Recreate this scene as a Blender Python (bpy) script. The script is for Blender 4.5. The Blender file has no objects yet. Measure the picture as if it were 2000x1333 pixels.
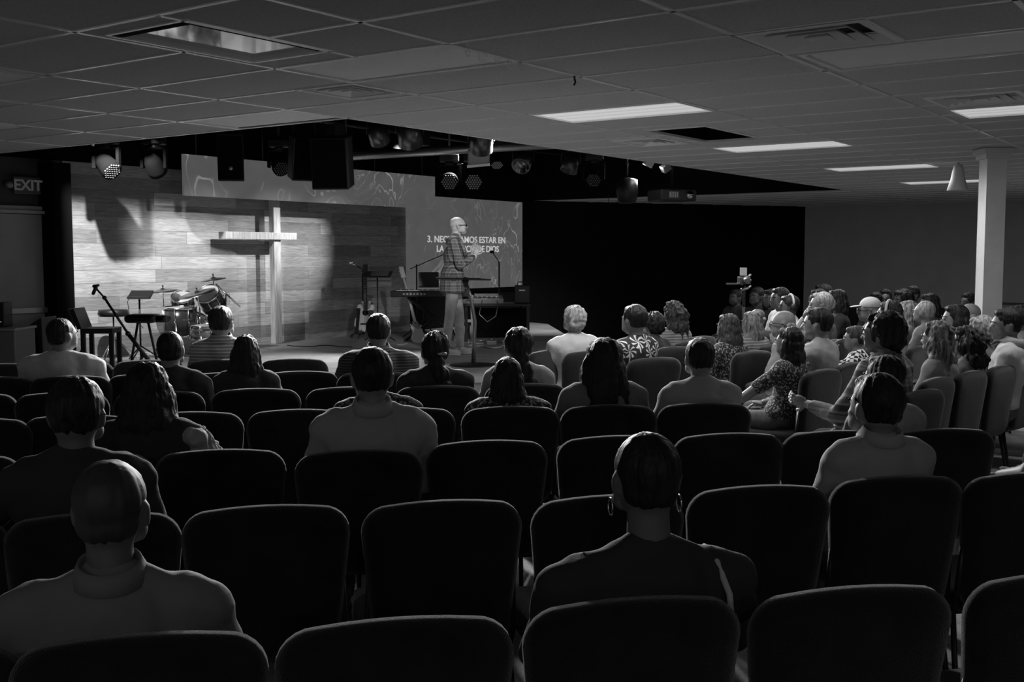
import bpy, bmesh, math, random
from mathutils import Vector, Matrix, Euler, noise
random.seed(7)
C = bpy.context.scene.collection
# ---------------------------------------------------------------- camera, world, exposure
FPX, PITCH, H, ZC = 2135.0, 0.0785, 1.67, 2.70
cam_d = bpy.data.cameras.new('camera'); cam = bpy.data.objects.new('camera', cam_d); C.objects.link(cam)
cam_d.sensor_width = 36; cam_d.lens = FPX / 2000 * 36; cam_d.clip_start = .05; cam_d.clip_end = 200
cam.location = (0, 0, H); cam.rotation_euler = (math.pi / 2 - PITCH, 0, 0)
bpy.context.scene.camera = cam
vs = bpy.context.scene.view_settings
vs.view_transform = 'Standard'; vs.look = 'None'; vs.gamma = 1; vs.use_curve_mapping = False; vs.exposure = 0
w = bpy.data.worlds.new('world'); bpy.context.scene.world = w; w.use_nodes = True
w.node_tree.nodes['Background'].inputs[0].default_value = (1, 1, 1, 1)
w.node_tree.nodes['Background'].inputs[1].default_value = WORLD = 0.05

# pixel of the 2000x1333 photograph -> point of the room
def ray(x, y):
    a = (x - 1000) / FPX; b = (666.5 - y) / FPX
    return Vector((a, math.cos(PITCH) + b * math.sin(PITCH), -math.sin(PITCH) + b * math.cos(PITCH)))
def at_z(x, y, z):
    r = ray(x, y); return Vector((0, 0, H)) + r * ((z - H) / r.z)
def at_d(x, y, D):
    r = ray(x, y); return Vector((0, 0, H)) + r * (D / r.y)
YW, GX, GY = 0.621, 1.106, 7.40
D1 = Vector((math.sin(YW), math.cos(YW), 0)); D2 = Vector((-math.cos(YW), math.sin(YW), 0))
def uv(u, v, z=ZC):      # the room's own grid: u .61 m along D1, v 1.22 m along D2
    p = Vector((GX, GY, 0)) + D1 * (u * .61) + D2 * (v * 1.22); p.z = z; return p
STZ = .41
WB = at_z(520, 670, STZ)                     # foot of the stage wall under the cross
def wall(x, y, off=0.0):                     # point on the stage wall plane moved off towards the room
    r = ray(x, y); n = D2; s = (WB.dot(n) - off - Vector((0, 0, H)).dot(n)) / r.dot(n)
    return Vector((0, 0, H)) + r * s
def wt(t, z, off=0.0):                       # metres along the wall from the cross, height, distance out
    p = WB + D1 * t - D2 * off; p.z = z; return p
def wt_of(p): return (p - WB).dot(D1)

# ---------------------------------------------------------------- lights of the stage rig
def spot(name, loc, target, power, deg, blend=.5, r=.04, parent=None):
    l = bpy.data.lights.new(name, 'SPOT'); l.energy = power; l.spot_size = math.radians(deg); l.spot_blend = blend
    l.shadow_soft_size = r
    o = bpy.data.objects.new(name, l); C.objects.link(o); o.location = loc
    o.rotation_euler = (Vector(target) - Vector(loc)).to_track_quat('-Z', 'Y').to_euler(); return o
LIGHTS = []      # filled below, fixtures are built from it
def rig(loc, target, power, deg, blend=.5, r=.03): LIGHTS.append((Vector(loc), Vector(target)))
HEAD_M = wall(208, 322, 1.0)
TONGUE = wall(226, 440)
S1 = HEAD_M + (HEAD_M - TONGUE) * .75
spot('wall_wash_spot', S1, wall(250, 500), 620, 64, .6, .02)
S2 = wt(-.9, 3.15, 2.2); spot('wall_wash_spot', S2, wall(345, 490), 330, 40, 1, .03)
S3 = wt(.7, 3.2, 2.2); spot('wall_wash_spot', S3, wall(480, 480), 420, 36, 1, .03)
S4 = wt(1.9, 3.2, 2.2); spot('wall_wash_spot', S4, wall(572, 500), 520, 34, 1, .03)
S5 = wt(.6, 3.1, 3.2); spot('stage_floor_spot', S5, at_z(680, 705, STZ), 1100, 62, 1, .05)
spot('stage_floor_spot', wt(4.2, 3.2, 2.6), wt(5.0, STZ, 1.4), 380, 80, 1, .05)
S6 = at_d(1000, 300, 10.6); S6.z = 2.95; spot('speaker_front_spot', S6, at_d(890, 500, 13.8), 300, 22, .7, .05)
# back light from the rig over the audience: the rims on hair and chair tops
BACKL = [(uv(1.6, 3.4), (-1.8, 3.5, .9), 1500, 80), (uv(5.5, 3.2), (-.2, 3.2, .9), 1500, 80), (uv(11, 3.2), (1.8, 4.5, .9), 1500, 80)]
for p, t, e, a in BACKL:
    p.z = 2.86; spot('audience_back_spot', p, t, e, a, .8, .10)
# the lit fluorescent panels, each an area lamp of its own size
def panel_lamp(u, v, power):
    l = bpy.data.lights.new('panel_lamp', 'AREA'); l.shape = 'RECTANGLE'; l.size = .57; l.size_y = 1.18; l.energy = power
    o = bpy.data.objects.new('panel_lamp', l); C.objects.link(o); o.location = uv(u + .5, v + .5, ZC - .012); o.rotation_euler = (0, 0, math.pi / 2 - YW)
for u, v, e in ((0, 0, 40), (5, 0, 40), (10, 0, 30), (15, 0, 30), (2.45, -2.1, 22)): panel_lamp(u, v, e)
# fill spots added behind the camera to light near backs and chairs
REAR_FILL = [(-2.6, -1.6), (0.4, -1.8), (3.6, -1.4)]
for x, y in REAR_FILL: spot('rear_fill_spot', (x, y, ZC - .03), (x * .9, y + 6, .8), 31, 110, 1, .06)
# ---------------------------------------------------------------- materials (the photograph is grey)
MATS = {}
def M(name, g=.2, rough=.7, metal=0., var=0., vscale=8., bump=0., bscale=60., sheen=0., emit=0., stretch=(1, 1, 1), spec=.5):
    if name in MATS: return MATS[name]
    m = bpy.data.materials.new(name); m.use_nodes = True; nt = m.node_tree; N = nt.nodes; L = nt.links
    b = N['Principled BSDF']; b.inputs['Roughness'].default_value = rough; b.inputs['Metallic'].default_value = metal
    b.inputs['Base Color'].default_value = (g, g, g, 1); b.inputs['Specular IOR Level'].default_value = spec
    if sheen: b.inputs['Sheen Weight'].default_value = sheen; b.inputs['Sheen Roughness'].default_value = .4
    if emit:
        b.inputs['Emission Color'].default_value = (1, 1, 1, 1); b.inputs['Emission Strength'].default_value = emit
    tc = N.new('ShaderNodeTexCoord'); mp = N.new('ShaderNodeMapping'); mp.inputs['Scale'].default_value = stretch
    L.new(tc.outputs['Object'], mp.inputs[0])
    n = N.new('ShaderNodeTexNoise'); n.inputs['Scale'].default_value = vscale; n.inputs['Detail'].default_value = 6
    L.new(mp.outputs[0], n.inputs[0])
    if var:
        mr = N.new('ShaderNodeMapRange'); mr.inputs[1].default_value = .3; mr.inputs[2].default_value = .7
        mr.inputs[3].default_value = g * (1 - var); mr.inputs[4].default_value = g * (1 + var)
        L.new(n.outputs[0], mr.inputs[0]); L.new(mr.outputs[0], b.inputs['Base Color'])
    if bump:
        n2 = N.new('ShaderNodeTexNoise'); n2.inputs['Scale'].default_value = bscale; n2.inputs['Detail'].default_value = 4
        L.new(mp.outputs[0], n2.inputs[0])
        bp = N.new('ShaderNodeBump'); bp.inputs['Strength'].default_value = bump; bp.inputs['Distance'].default_value = .01
        L.new(n2.outputs[0], bp.inputs['Height']); L.new(bp.outputs[0], b.inputs['Normal'])
    MATS[name] = m; return m
def pattern(name, build, rough=.8):
    if name in MATS: return MATS[name]
    m = bpy.data.materials.new(name); m.use_nodes = True; nt = m.node_tree; b = nt.nodes['Principled BSDF']
    b.inputs['Roughness'].default_value = rough
    out = build(nt, nt.nodes, nt.links, b)
    if out is not None: nt.links.new(out, b.inputs['Base Color'])
    MATS[name] = m; return m
def mth(nt, op, a, b=None, c=None):
    n = nt.nodes.new('ShaderNodeMath'); n.operation = op
    for i, v in enumerate((a, b, c)):
        if v is None: continue
        if isinstance(v, (int, float)): n.inputs[i].default_value = v
        else: nt.links.new(v, n.inputs[i])
    return n.outputs[0]
def coords(nt):
    tc = nt.nodes.new('ShaderNodeTexCoord'); s = nt.nodes.new('ShaderNodeSeparateXYZ')
    nt.links.new(tc.outputs['Object'], s.inputs[0]); return tc.outputs['Object'], s.outputs
def mixg(nt, fac, g0, g1):
    return mth(nt, 'MULTIPLY_ADD', fac, g1 - g0, g0)
def nz(nt, vec, scale, detail=5, stretch=None, dist=0):
    if stretch:
        mp = nt.nodes.new('ShaderNodeMapping'); mp.inputs['Scale'].default_value = stretch; nt.links.new(vec, mp.inputs[0]); vec = mp.outputs[0]
    n = nt.nodes.new('ShaderNodeTexNoise'); n.inputs['Scale'].default_value = scale; n.inputs['Detail'].default_value = detail
    n.inputs['Distortion'].default_value = dist; nt.links.new(vec, n.inputs[0]); return n.outputs[0]
def b_planks(nt, N, L, b):
    o, xyz = coords(nt)
    cb = N.new('ShaderNodeCombineXYZ'); L.new(xyz[0], cb.inputs[0]); L.new(xyz[2], cb.inputs[1])
    br = N.new('ShaderNodeTexBrick'); L.new(cb.outputs[0], br.inputs[0])
    br.inputs['Color1'].default_value = (.19, .19, .19, 1); br.inputs['Color2'].default_value = (.46, .46, .46, 1)
    br.inputs['Mortar'].default_value = (.17, .17, .17, 1); br.inputs['Scale'].default_value = 1
    br.inputs['Mortar Size'].default_value = .003; br.inputs['Bias'].default_value = 0; br.inputs['Brick Width'].default_value = 1.35
    br.inputs['Row Height'].default_value = .165; br.offset = .37; br.squash_frequency = 3; br.squash = 1.3
    a = nz(nt, o, 3, 8, (1.2, 1, 14), 1.5); k = mth(nt, 'MULTIPLY_ADD', a, 1.5, .25)
    return mth(nt, 'MULTIPLY', br.outputs[0], k)
def b_plaid(nt, N, L, b, lo=.04, hi=.45, f=62):
    o, xyz = coords(nt)
    a = mth(nt, 'SINE', mth(nt, 'MULTIPLY', xyz[0], f * 2)); c = mth(nt, 'SINE', mth(nt, 'MULTIPLY', xyz[2], f * 2))
    a = mth(nt, 'GREATER_THAN', a, .55); c = mth(nt, 'GREATER_THAN', c, .55)
    a2 = mth(nt, 'GREATER_THAN', mth(nt, 'SINE', mth(nt, 'MULTIPLY', xyz[0], f)), .2); c2 = mth(nt, 'GREATER_THAN', mth(nt, 'SINE', mth(nt, 'MULTIPLY', xyz[2], f)), .2)
    s = mth(nt, 'ADD', mth(nt, 'MULTIPLY', mth(nt, 'ADD', a, c), .3), mth(nt, 'MULTIPLY', mth(nt, 'ADD', a2, c2), .2))
    return mixg(nt, s, lo, hi)
def b_check(nt, N, L, b):
    o, xyz = coords(nt); c = N.new('ShaderNodeTexChecker'); L.new(o, c.inputs[0]); c.inputs['Scale'].default_value = 34
    c.inputs[1].default_value = (.01, .01, .01, 1); c.inputs[2].default_value = (.75, .75, .75, 1); return c.outputs[0]
def b_stripes(nt, N, L, b, lo=.02, hi=.09, f=330.):
    o, xyz = coords(nt); return mixg(nt, mth(nt, 'GREATER_THAN', mth(nt, 'SINE', mth(nt, 'MULTIPLY', xyz[2], f)), .4), lo, hi)
def b_palms(nt, N, L, b):
    o, xyz = coords(nt)
    cb = N.new('ShaderNodeCombineXYZ'); L.new(xyz[0], cb.inputs[0]); L.new(xyz[2], cb.inputs[1])
    v = N.new('ShaderNodeTexVoronoi'); v.voronoi_dimensions = '2D'; v.inputs['Scale'].default_value = 8; v.inputs['Randomness'].default_value = .7
    L.new(cb.outputs[0], v.inputs['Vector'])
    sc = N.new('ShaderNodeVectorMath'); sc.operation = 'SUBTRACT'; L.new(cb.outputs[0], sc.inputs[0]); L.new(v.outputs['Position'], sc.inputs[1])
    s = N.new('ShaderNodeSeparateXYZ'); L.new(sc.outputs[0], s.inputs[0])
    ang = mth(nt, 'ARCTAN2', s.outputs[1], s.outputs[0]); r = mth(nt, 'SQRT', mth(nt, 'ADD', mth(nt, 'MULTIPLY', s.outputs[0], s.outputs[0]), mth(nt, 'MULTIPLY', s.outputs[1], s.outputs[1])))
    leaf = mth(nt, 'GREATER_THAN', mth(nt, 'SINE', mth(nt, 'ADD', mth(nt, 'MULTIPLY', ang, 7.), mth(nt, 'MULTIPLY', r, 60.))), .35)
    leaf = mth(nt, 'MULTIPLY', leaf, mth(nt, 'LESS_THAN', r, .05))
    tr = mth(nt, 'MULTIPLY', mth(nt, 'LESS_THAN', mth(nt, 'ABSOLUTE', s.outputs[0]), .005), mth(nt, 'LESS_THAN', s.outputs[1], 0.))
    return mixg(nt, mth(nt, 'MAXIMUM', leaf, tr), .02, .7)
def b_lace(nt, N, L, b):
    o, xyz = coords(nt); return mixg(nt, mth(nt, 'GREATER_THAN', nz(nt, o, 70, 3), .56), .02, .32)
def b_swirl(strength=.11):
    def f(nt, N, L, b):
        o, xyz = coords(nt)
        n1 = nz(nt, o, .8, 3, None, 1.6)
        s = mth(nt, 'SINE', mth(nt, 'MULTIPLY', n1, 60.))
        ln = mth(nt, 'POWER', mth(nt, 'MAXIMUM', s, 0.), 14.)
        ms = mth(nt, 'MAXIMUM', mth(nt, 'MULTIPLY_ADD', nz(nt, o, 1.1, 2), 5., -2.3), 0.)
        v = mth(nt, 'MULTIPLY_ADD', mth(nt, 'MULTIPLY', ln, ms), 1.6, .6)
        v = mth(nt, 'ADD', v, mth(nt, 'MULTIPLY', nz(nt, o, 2.2, 4, None, 1.2), .35))
        cb = N.new('ShaderNodeCombineXYZ')
        for i in range(3): L.new(v, cb.inputs[i])
        L.new(cb.outputs[0], b.inputs['Emission Color']); b.inputs['Emission Strength'].default_value = strength
        b.inputs['Base Color'].default_value = (.03, .03, .03, 1); return None
    return f
def b_lens(e):
    def f(nt, N, L, b):
        o, xyz = coords(nt)
        s = mth(nt, 'MULTIPLY_ADD', mth(nt, 'SINE', mth(nt, 'MULTIPLY', xyz[0], 42.)), .12, .95)
        cb = N.new('ShaderNodeCombineXYZ')
        for i in range(3): L.new(s, cb.inputs[i])
        L.new(cb.outputs[0], b.inputs['Emission Color']); b.inputs['Emission Strength'].default_value = e
        b.inputs['Base Color'].default_value = (.8, .8, .8, 1); return None
    return f
def b_hair(g0, g1, fr=60.):
    def f(nt, N, L, b):
        o, xyz = coords(nt); n = nz(nt, o, fr, 5, (1, 1, .16), .6)
        bp = N.new('ShaderNodeBump'); bp.inputs['Strength'].default_value = .9; bp.inputs['Distance'].default_value = .012
        L.new(n, bp.inputs['Height']); L.new(bp.outputs[0], b.inputs['Normal'])
        b.inputs['Specular IOR Level'].default_value = .3
        mr = N.new('ShaderNodeMapRange'); mr.inputs[1].default_value = .35; mr.inputs[2].default_value = .65
        mr.inputs[3].default_value = g0; mr.inputs[4].default_value = g1; L.new(n, mr.inputs[0]); return mr.outputs[0]
    return f
m_chair = M('charcoal_upholstery', .012, .95, var=.45, vscale=9, bump=.5, bscale=300, sheen=.38, spec=.2)
m_frame = M('dark_steel_tube', .03, .4, .6)
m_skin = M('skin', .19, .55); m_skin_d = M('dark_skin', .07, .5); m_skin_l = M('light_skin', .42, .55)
m_eye = M('dark_eyes', .02, .15); h_black = pattern('black_hair', b_hair(.004, .016), .55); h_brown = pattern('brown_hair', b_hair(.012, .06), .6)
h_blond = pattern('highlighted_hair', b_hair(.03, .30, 40), .6); h_grey = pattern('grey_hair', b_hair(.14, .42), .7)
f_white = M('white_cotton', .46, .85, bump=.5, bscale=14); f_light = M('light_grey_cotton', .30, .85, bump=.6, bscale=12)
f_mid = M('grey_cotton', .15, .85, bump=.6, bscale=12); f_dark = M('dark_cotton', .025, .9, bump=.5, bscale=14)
f_denim = M('denim', .07, .85, var=.3, vscale=30); f_plaid = pattern('plaid_flannel', b_plaid)
f_plaid2 = pattern('plaid_jacket_wool', lambda nt, N, L, b: b_plaid(nt, N, L, b, .035, .26, 85))
f_check = pattern('checkered_cotton', b_check); f_strip = pattern('striped_cotton', b_stripes)
f_strip2 = pattern('light_striped_cotton', lambda nt, N, L, b: b_stripes(nt, N, L, b, .15, .34, 260.))
f_palm = pattern('palm_print_cotton', b_palms); f_lace = pattern('lace_print', b_lace)
m_black = M('black_plastic', .012, .45); m_matte = M('matte_black_paint', .006, .95, spec=.1); m_chrome = M('chrome', .75, .16, 1.)
m_steel = M('brushed_steel', .45, .35, .9); m_brass = M('cymbal_bronze', .3, .3, 1.); m_wood = M('light_wood', .42, .5, var=.35, vscale=4, stretch=(8, 8, 1))
m_dwood = M('dark_wood', .04, .5, var=.3); m_white = M('white_paint', .75, .5); m_tile = M('ceiling_tile', .52, .95, var=.12, vscale=60, bump=.3, bscale=200)
m_bar = M('ceiling_grid_metal', .95, .25, .1); m_foil = M('crinkled_foil', .7, .22, 1., bump=1., bscale=9)
m_wallg = M('grey_painted_wall', .5, .9, var=.06, vscale=3); m_carpet = M('dark_carpet', .40, .8, var=.2, vscale=60, spec=.1)
m_stagef = M('stage_floor_vinyl', .30, .45, var=.25, vscale=2.5); m_column = M('column_paint', .62, .6, var=.08, vscale=5)

# ---------------------------------------------------------------- mesh helpers
def obj(name, bm, mat, parent=None, loc=None, rz=0., smooth=True, bevel=0., mw=None):
    me = bpy.data.meshes.new(name)
    if isinstance(bm, bmesh.types.BMesh):
        bmesh.ops.recalc_face_normals(bm, faces=bm.faces); bm.to_mesh(me); bm.free()
    else: me = bm; me.name = name
    if smooth: me.polygons.foreach_set('use_smooth', [True] * len(me.polygons))
    me.materials.clear(); me.materials.append(mat)
    o = bpy.data.objects.new(name, me); C.objects.link(o)
    if parent is not None: o.parent = parent
    if loc is not None: o.location = loc
    if rz: o.rotation_euler.z = rz
    if mw is not None: o.matrix_world = mw
    if bevel:
        b = o.modifiers.new('bevel', 'BEVEL'); b.width = bevel; b.segments = 2; b.limit_method = 'ANGLE'
    if smooth == 2:
        pass
    return o
def tag(o, label, cat, group=None):
    o['label'] = label; o['category'] = cat
    if group: o['group'] = group
    return o
def thing(name, label, cat, loc=(0, 0, 0), rz=0., group=None):
    o = bpy.data.objects.new(name, None); C.objects.link(o); o.location = loc; o.rotation_euler = (0, 0, rz)
    o.empty_display_size = .1; return tag(o, label, cat, group)
def struct(name, bm, mat, **k):
    o = obj(name, bm, mat, smooth=False, **k); o['kind'] = 'structure'; return o
def nb(): return bmesh.new()
def box(bm, c, s, rot=None):
    m = Matrix.Translation(Vector(c)) @ (rot.to_matrix().to_4x4() if rot is not None else Matrix()) @ Matrix.Diagonal((s[0], s[1], s[2], 1))
    bmesh.ops.create_cube(bm, size=1, matrix=m); return bm
def ell(bm, c, r, rot=None, sub=3):
    m = Matrix.Translation(Vector(c)) @ (rot.to_matrix().to_4x4() if rot is not None else Matrix()) @ Matrix.Diagonal((r[0], r[1], r[2], 1))
    bmesh.ops.create_icosphere(bm, subdivisions=sub, radius=1, matrix=m); return bm
def cyl(bm, p0, p1, r0, r1=None, seg=14, caps=True):
    p0 = Vector(p0); p1 = Vector(p1); d = p1 - p0; r1 = r0 if r1 is None else r1
    q = d.to_track_quat('Z', 'Y').to_matrix().to_4x4()
    bmesh.ops.create_cone(bm, cap_ends=caps, segments=seg, radius1=r0, radius2=r1, depth=max(d.length, 1e-4), matrix=Matrix.Translation((p0 + p1) / 2) @ q); return bm
def cap(bm, p0, p1, r0, r1=None, seg=14):
    r1 = r0 if r1 is None else r1
    cyl(bm, p0, p1, r0, r1, seg); ell(bm, p0, (r0,) * 3, sub=2); ell(bm, p1, (r1,) * 3, sub=2); return bm
def tube(bm, pts, r, seg=10):
    pts = [Vector(p) for p in pts]; rs = r if isinstance(r, (list, tuple)) else [r] * len(pts)
    rings = []; up = Vector((0, 0, 1)); px = None
    for i, p in enumerate(pts):
        d = (pts[min(i + 1, len(pts) - 1)] - pts[max(i - 1, 0)]).normalized()
        x = d.cross(up) if px is None else px - d * px.dot(d)
        if x.length < 1e-4: x = d.cross(Vector((0, 1, 0)))
        x.normalize(); px = x; y = d.cross(x)
        rings.append([bm.verts.new(p + (x * math.cos(a) + y * math.sin(a)) * rs[i]) for a in [2 * math.pi * k / seg for k in range(seg)]])
    for a, b in zip(rings, rings[1:]):
        for k in range(seg): bm.faces.new((a[k], a[(k + 1) % seg], b[(k + 1) % seg], b[k]))
    bm.faces.new(rings[0][::-1]); bm.faces.new(rings[-1]); return bm
def lathe(bm, prof, c=(0, 0, 0), rot=None, seg=28):
    R = rot.to_matrix() if rot is not None else Matrix.Identity(3); c = Vector(c); rings = []
    for r, z in prof:
        if r < 1e-5: rings.append([bm.verts.new(c + R @ Vector((0, 0, z)))])
        else: rings.append([bm.verts.new(c + R @ Vector((r * math.cos(2 * math.pi * k / seg), r * math.sin(2 * math.pi * k / seg), z))) for k in range(seg)])
    for a, b in zip(rings, rings[1:]):
        for k in range(seg):
            j = (k + 1) % seg
            if len(a) == 1 and len(b) == 1: continue
            if len(a) == 1: bm.faces.new((a[0], b[k], b[j]))
            elif len(b) == 1: bm.faces.new((a[k], a[j], b[0]))
            else: bm.faces.new((a[k], a[j], b[j], b[k]))
    return bm
def cushion(bm, outline, t, r=.02, mat=None, bulge=0.):     # outline: list (x, z); thickness along y
    cx = sum(p[0] for p in outline) / len(outline); cz = sum(p[1] for p in outline) / len(outline)
    mat = mat or Matrix(); rings = []
    for k, (y, ins) in enumerate([(-t / 2 - bulge, .5), (-t / 2, 2.2 * r), (-t / 2 + .25 * r, .8 * r), (-t / 2 + r, 0), (t / 2 - r, 0), (t / 2 - .25 * r, .8 * r), (t / 2, 2.2 * r), (t / 2 + bulge, .5)]):
        ring = []
        for i, (x, z) in enumerate(outline):
            if ins == .5: q = Vector(((x - cx) * .5 + cx, y, (z - cz) * .5 + cz))
            else:
                a = Vector(outline[i - 1]); b = Vector(outline[(i + 1) % len(outline)]); d = (b - a).normalized(); n = Vector((-d.y, d.x))
                q = Vector((x + n.x * ins, y, z + n.y * ins))
            ring.append(bm.verts.new(mat @ q))
        rings.append(ring)
    n = len(outline)
    for a, b in zip(rings, rings[1:]):
        for k in range(n): bm.faces.new((a[k], a[(k + 1) % n], b[(k + 1) % n], b[k]))
    bm.faces.new(rings[0][::-1]); bm.faces.new(rings[-1]); return bm
def rrect(w0, w1, z0, z1, r, arch=0., seg=6):   # counter-clockwise
    pts = []
    def arc(cx, cz, a0): 
        for k in range(seg + 1):
            a = a0 + math.pi / 2 * k / seg; pts.append((cx + r * math.cos(a), cz + r * math.sin(a)))
    arc(w0 / 2 - r, z0 + r, -math.pi / 2); arc(w1 / 2 - r, z1 - r, 0)
    for k in range(1, 6):
        x = (w1 / 2 - r) * (1 - k / 3); pts.append((x, z1 + arch * (1 - (k / 3 - 1) ** 2)))
    arc(-w1 / 2 + r, z1 - r, math.pi / 2); arc(-w0 / 2 + r, z0 + r, math.pi); return pts
def dup(root, loc, rz, label):
    def cp(o, par):
        c = o.copy(); C.objects.link(c)
        if par is not None: c.parent = par
        for ch in o.children: cp(ch, c)
        return c
    r = cp(root, None); r.location = loc; r.rotation_euler = (0, 0, rz); r['label'] = label; return r
def prism(bm, pts, z0, z1):
    a = [bm.verts.new((p[0], p[1], z0)) for p in pts]; b = [bm.verts.new((p[0], p[1], z1)) for p in pts]; n = len(pts)
    bm.faces.new(a[::-1]); bm.faces.new(b)
    for k in range(n): bm.faces.new((a[k], a[(k + 1) % n], b[(k + 1) % n], b[k]))
    return bm
def txt(name, s, mat, size, loc, rot, parent=None, xs=1., ext=.004, bold=.0):
    cu = bpy.data.curves.new(name, 'FONT'); cu.body = s; cu.size = size; cu.extrude = ext; cu.offset = bold; cu.align_x = 'CENTER'; cu.align_y = 'CENTER'
    t = bpy.data.objects.new(name, cu); C.objects.link(t); dg = bpy.context.evaluated_depsgraph_get()
    me = bpy.data.meshes.new_from_object(t.evaluated_get(dg)); bpy.data.objects.remove(t); me.materials.clear(); me.materials.append(mat)
    me.transform(Matrix.Diagonal((xs, 1, 1, 1))); me.name = name
    o = bpy.data.objects.new(name, me); C.objects.link(o)
    if parent: o.parent = parent
    o.location = loc; o.rotation_euler = rot; return o
RZW = math.pi / 2 - YW          # turn that lays local X along the stage wall (D1)
# ---------------------------------------------------------------- the setting
VW = 7.05                                # grid row of the stage wall
UF = 17.33                               # far edge of the raised stage ceiling
holes = {}
def cell(name, u0, u1, v0, v1): holes[name] = (u0, u1, v0, v1)
cell('light', 0, 1, 0, 1); cell('light2', 5, 6, 0, 1); cell('light3', 10, 11, 0, 1); cell('light4', 15, 16, 0, 1)
cell('light5', 2.45, 3.45, -2.1, -1.1)
cell('lens', -4, -3, 0, 1); cell('lens2', -2, -1, 2, 3); cell('lens3', -5.9, -4.9, 2.06, 3.06); cell('lens4', -3.7, -2.7, 4.0, 5.0); cell('lens5', -1.9, -.9, -2.05, -1.05)
cell('open', -5.78, -4.32, .48, .96); cell('hole', 2.3, 4.2, .38, .84)
cell('diff', -3, -2.2, 1, 1.4); cell('diff2', -3, -2, -1.5, -1); cell('diff3', 3.2, 4.2, .97, 1.37); cell('diff4', 1.35, 2.25, -1.6, -1.12)
us = sorted({-16, -1, UF, 45, *[h[0] for h in holes.values()], *[h[1] for h in holes.values()]})
vz = sorted({-14, 2, VW + .1, 13, *[h[2] for h in holes.values()], *[h[3] for h in holes.values()]})
bm = nb()
for u0, u1 in zip(us, us[1:]):
    for v0, v1 in zip(vz, vz[1:]):
        um, vm = (u0 + u1) / 2, (v0 + v1) / 2
        if -1 < um < UF and vm > 2: continue
        if any(a < um < b and c < vm < d for a, b, c, d in holes.values()): continue
        bm.faces.new([bm.verts.new(uv(*q)) for q in ((u0, v0), (u0, v1), (u1, v1), (u1, v0))])
bmesh.ops.remove_doubles(bm, verts=bm.verts, dist=.001)
struct('ceiling', bm, m_tile)
# suspension grid bars: every 1.22 m along D1, every .61 m across
bm = nb()
def bar(u0, v0, u1, v1, w_=.024):
    a, b = uv(u0, v0), uv(u1, v1); d = (b - a); c = (a + b) / 2; c.z = ZC - .003
    box(bm, c, (d.length, w_ * 1.15, .008), Euler((0, 0, math.atan2(d.y, d.x))))
def inside(u, v): return -1 < u < UF and v > 2
for k in range(-11, 8):
    if k <= 2: bar(-14, k, 30, k)
    else: bar(-14, k, -1, k)
for u in range(-14, 30):
    hi = 2 if -1 < u < UF else VW
    cuts = [(-11, hi)]
    for n_, (a, b, c, d) in holes.items():
        if a < u - .01 and u + .01 < b:
            cuts = [s for (p, q) in cuts for s in (((p, c), (d, q)) if p < c and d < q else ((p, q),))]
    for p, q in cuts: bar(u, p, u, q, .02)
for a, b, c, d in (holes['open'], holes['diff'], holes['hole'], holes['diff2'], holes['diff3'], holes['diff4'], holes['lens5']):
    bar(a, c, b, c, .016); bar(a, d, b, d, .016); bar(a, c, a, d, .016); bar(b, c, b, d, .016)
bar(-6, .5, -4, .5)
struct('trim_1', bm, m_bar)
# raised dark ceiling over the stage with its black sides
bm = nb(); Zr = 3.75
def vwall(bm, a, b, z0, z1, th=.04):
    d = b - a; c = (a + b) / 2; box(bm, (c.x, c.y, (z0 + z1) / 2), (d.length, th, z1 - z0), Euler((0, 0, math.atan2(d.y, d.x))))
vwall(bm, uv(-1.03, 1.98), uv(-1.03, VW), ZC + .002, Zr); vwall(bm, uv(-1, 1.97), uv(UF, 1.97), ZC + .002, Zr); vwall(bm, uv(UF + .03, 1.98), uv(UF + .03, VW + 1), ZC + .002, Zr)
pts = [uv(-1.2, 1.9), uv(UF + .2, 1.9), uv(UF + .2, 9), uv(-1.2, 9)]
prism(bm, [(p.x, p.y) for p in pts], Zr, Zr + .05)
struct('wall_recess', bm, m_matte)
# black space above each ceiling hole is part of the fixtures; floor
bm = nb(); box(bm, (2, 12, -.05), (44, 40, .1)); struct('floor', bm, m_carpet)
# stage wall of wood planks, black above
T0, T1 = wt_of(wall(127, 500)), wt_of(wall(1018, 500)) + .02
TM = wt_of(wall(800, 500)); bm = nb(); box(bm, ((TM + T1) / 2, .1, 1.4), (T1 - TM, .16, 2.8)); struct('wall_screen', bm, m_matte, loc=(WB.x, WB.y, 0), rz=RZW)
bm = nb(); box(bm, ((T0 + TM) / 2, .08, (STZ + 2.79) / 2), (TM - T0, .16, 2.79 - STZ))
struct('wall_stage', bm, pattern('stage_wall_planks', b_planks, .6), loc=(WB.x, WB.y, 0), rz=RZW)
bm = nb(); box(bm, ((T0 - 5 + T1) / 2, .10, (2.79 + Zr) / 2), (T1 - T0 + 5, .16, Zr - 2.79)); struct('wall_upper', bm, m_matte, loc=(WB.x, WB.y, 0), rz=RZW)
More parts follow.
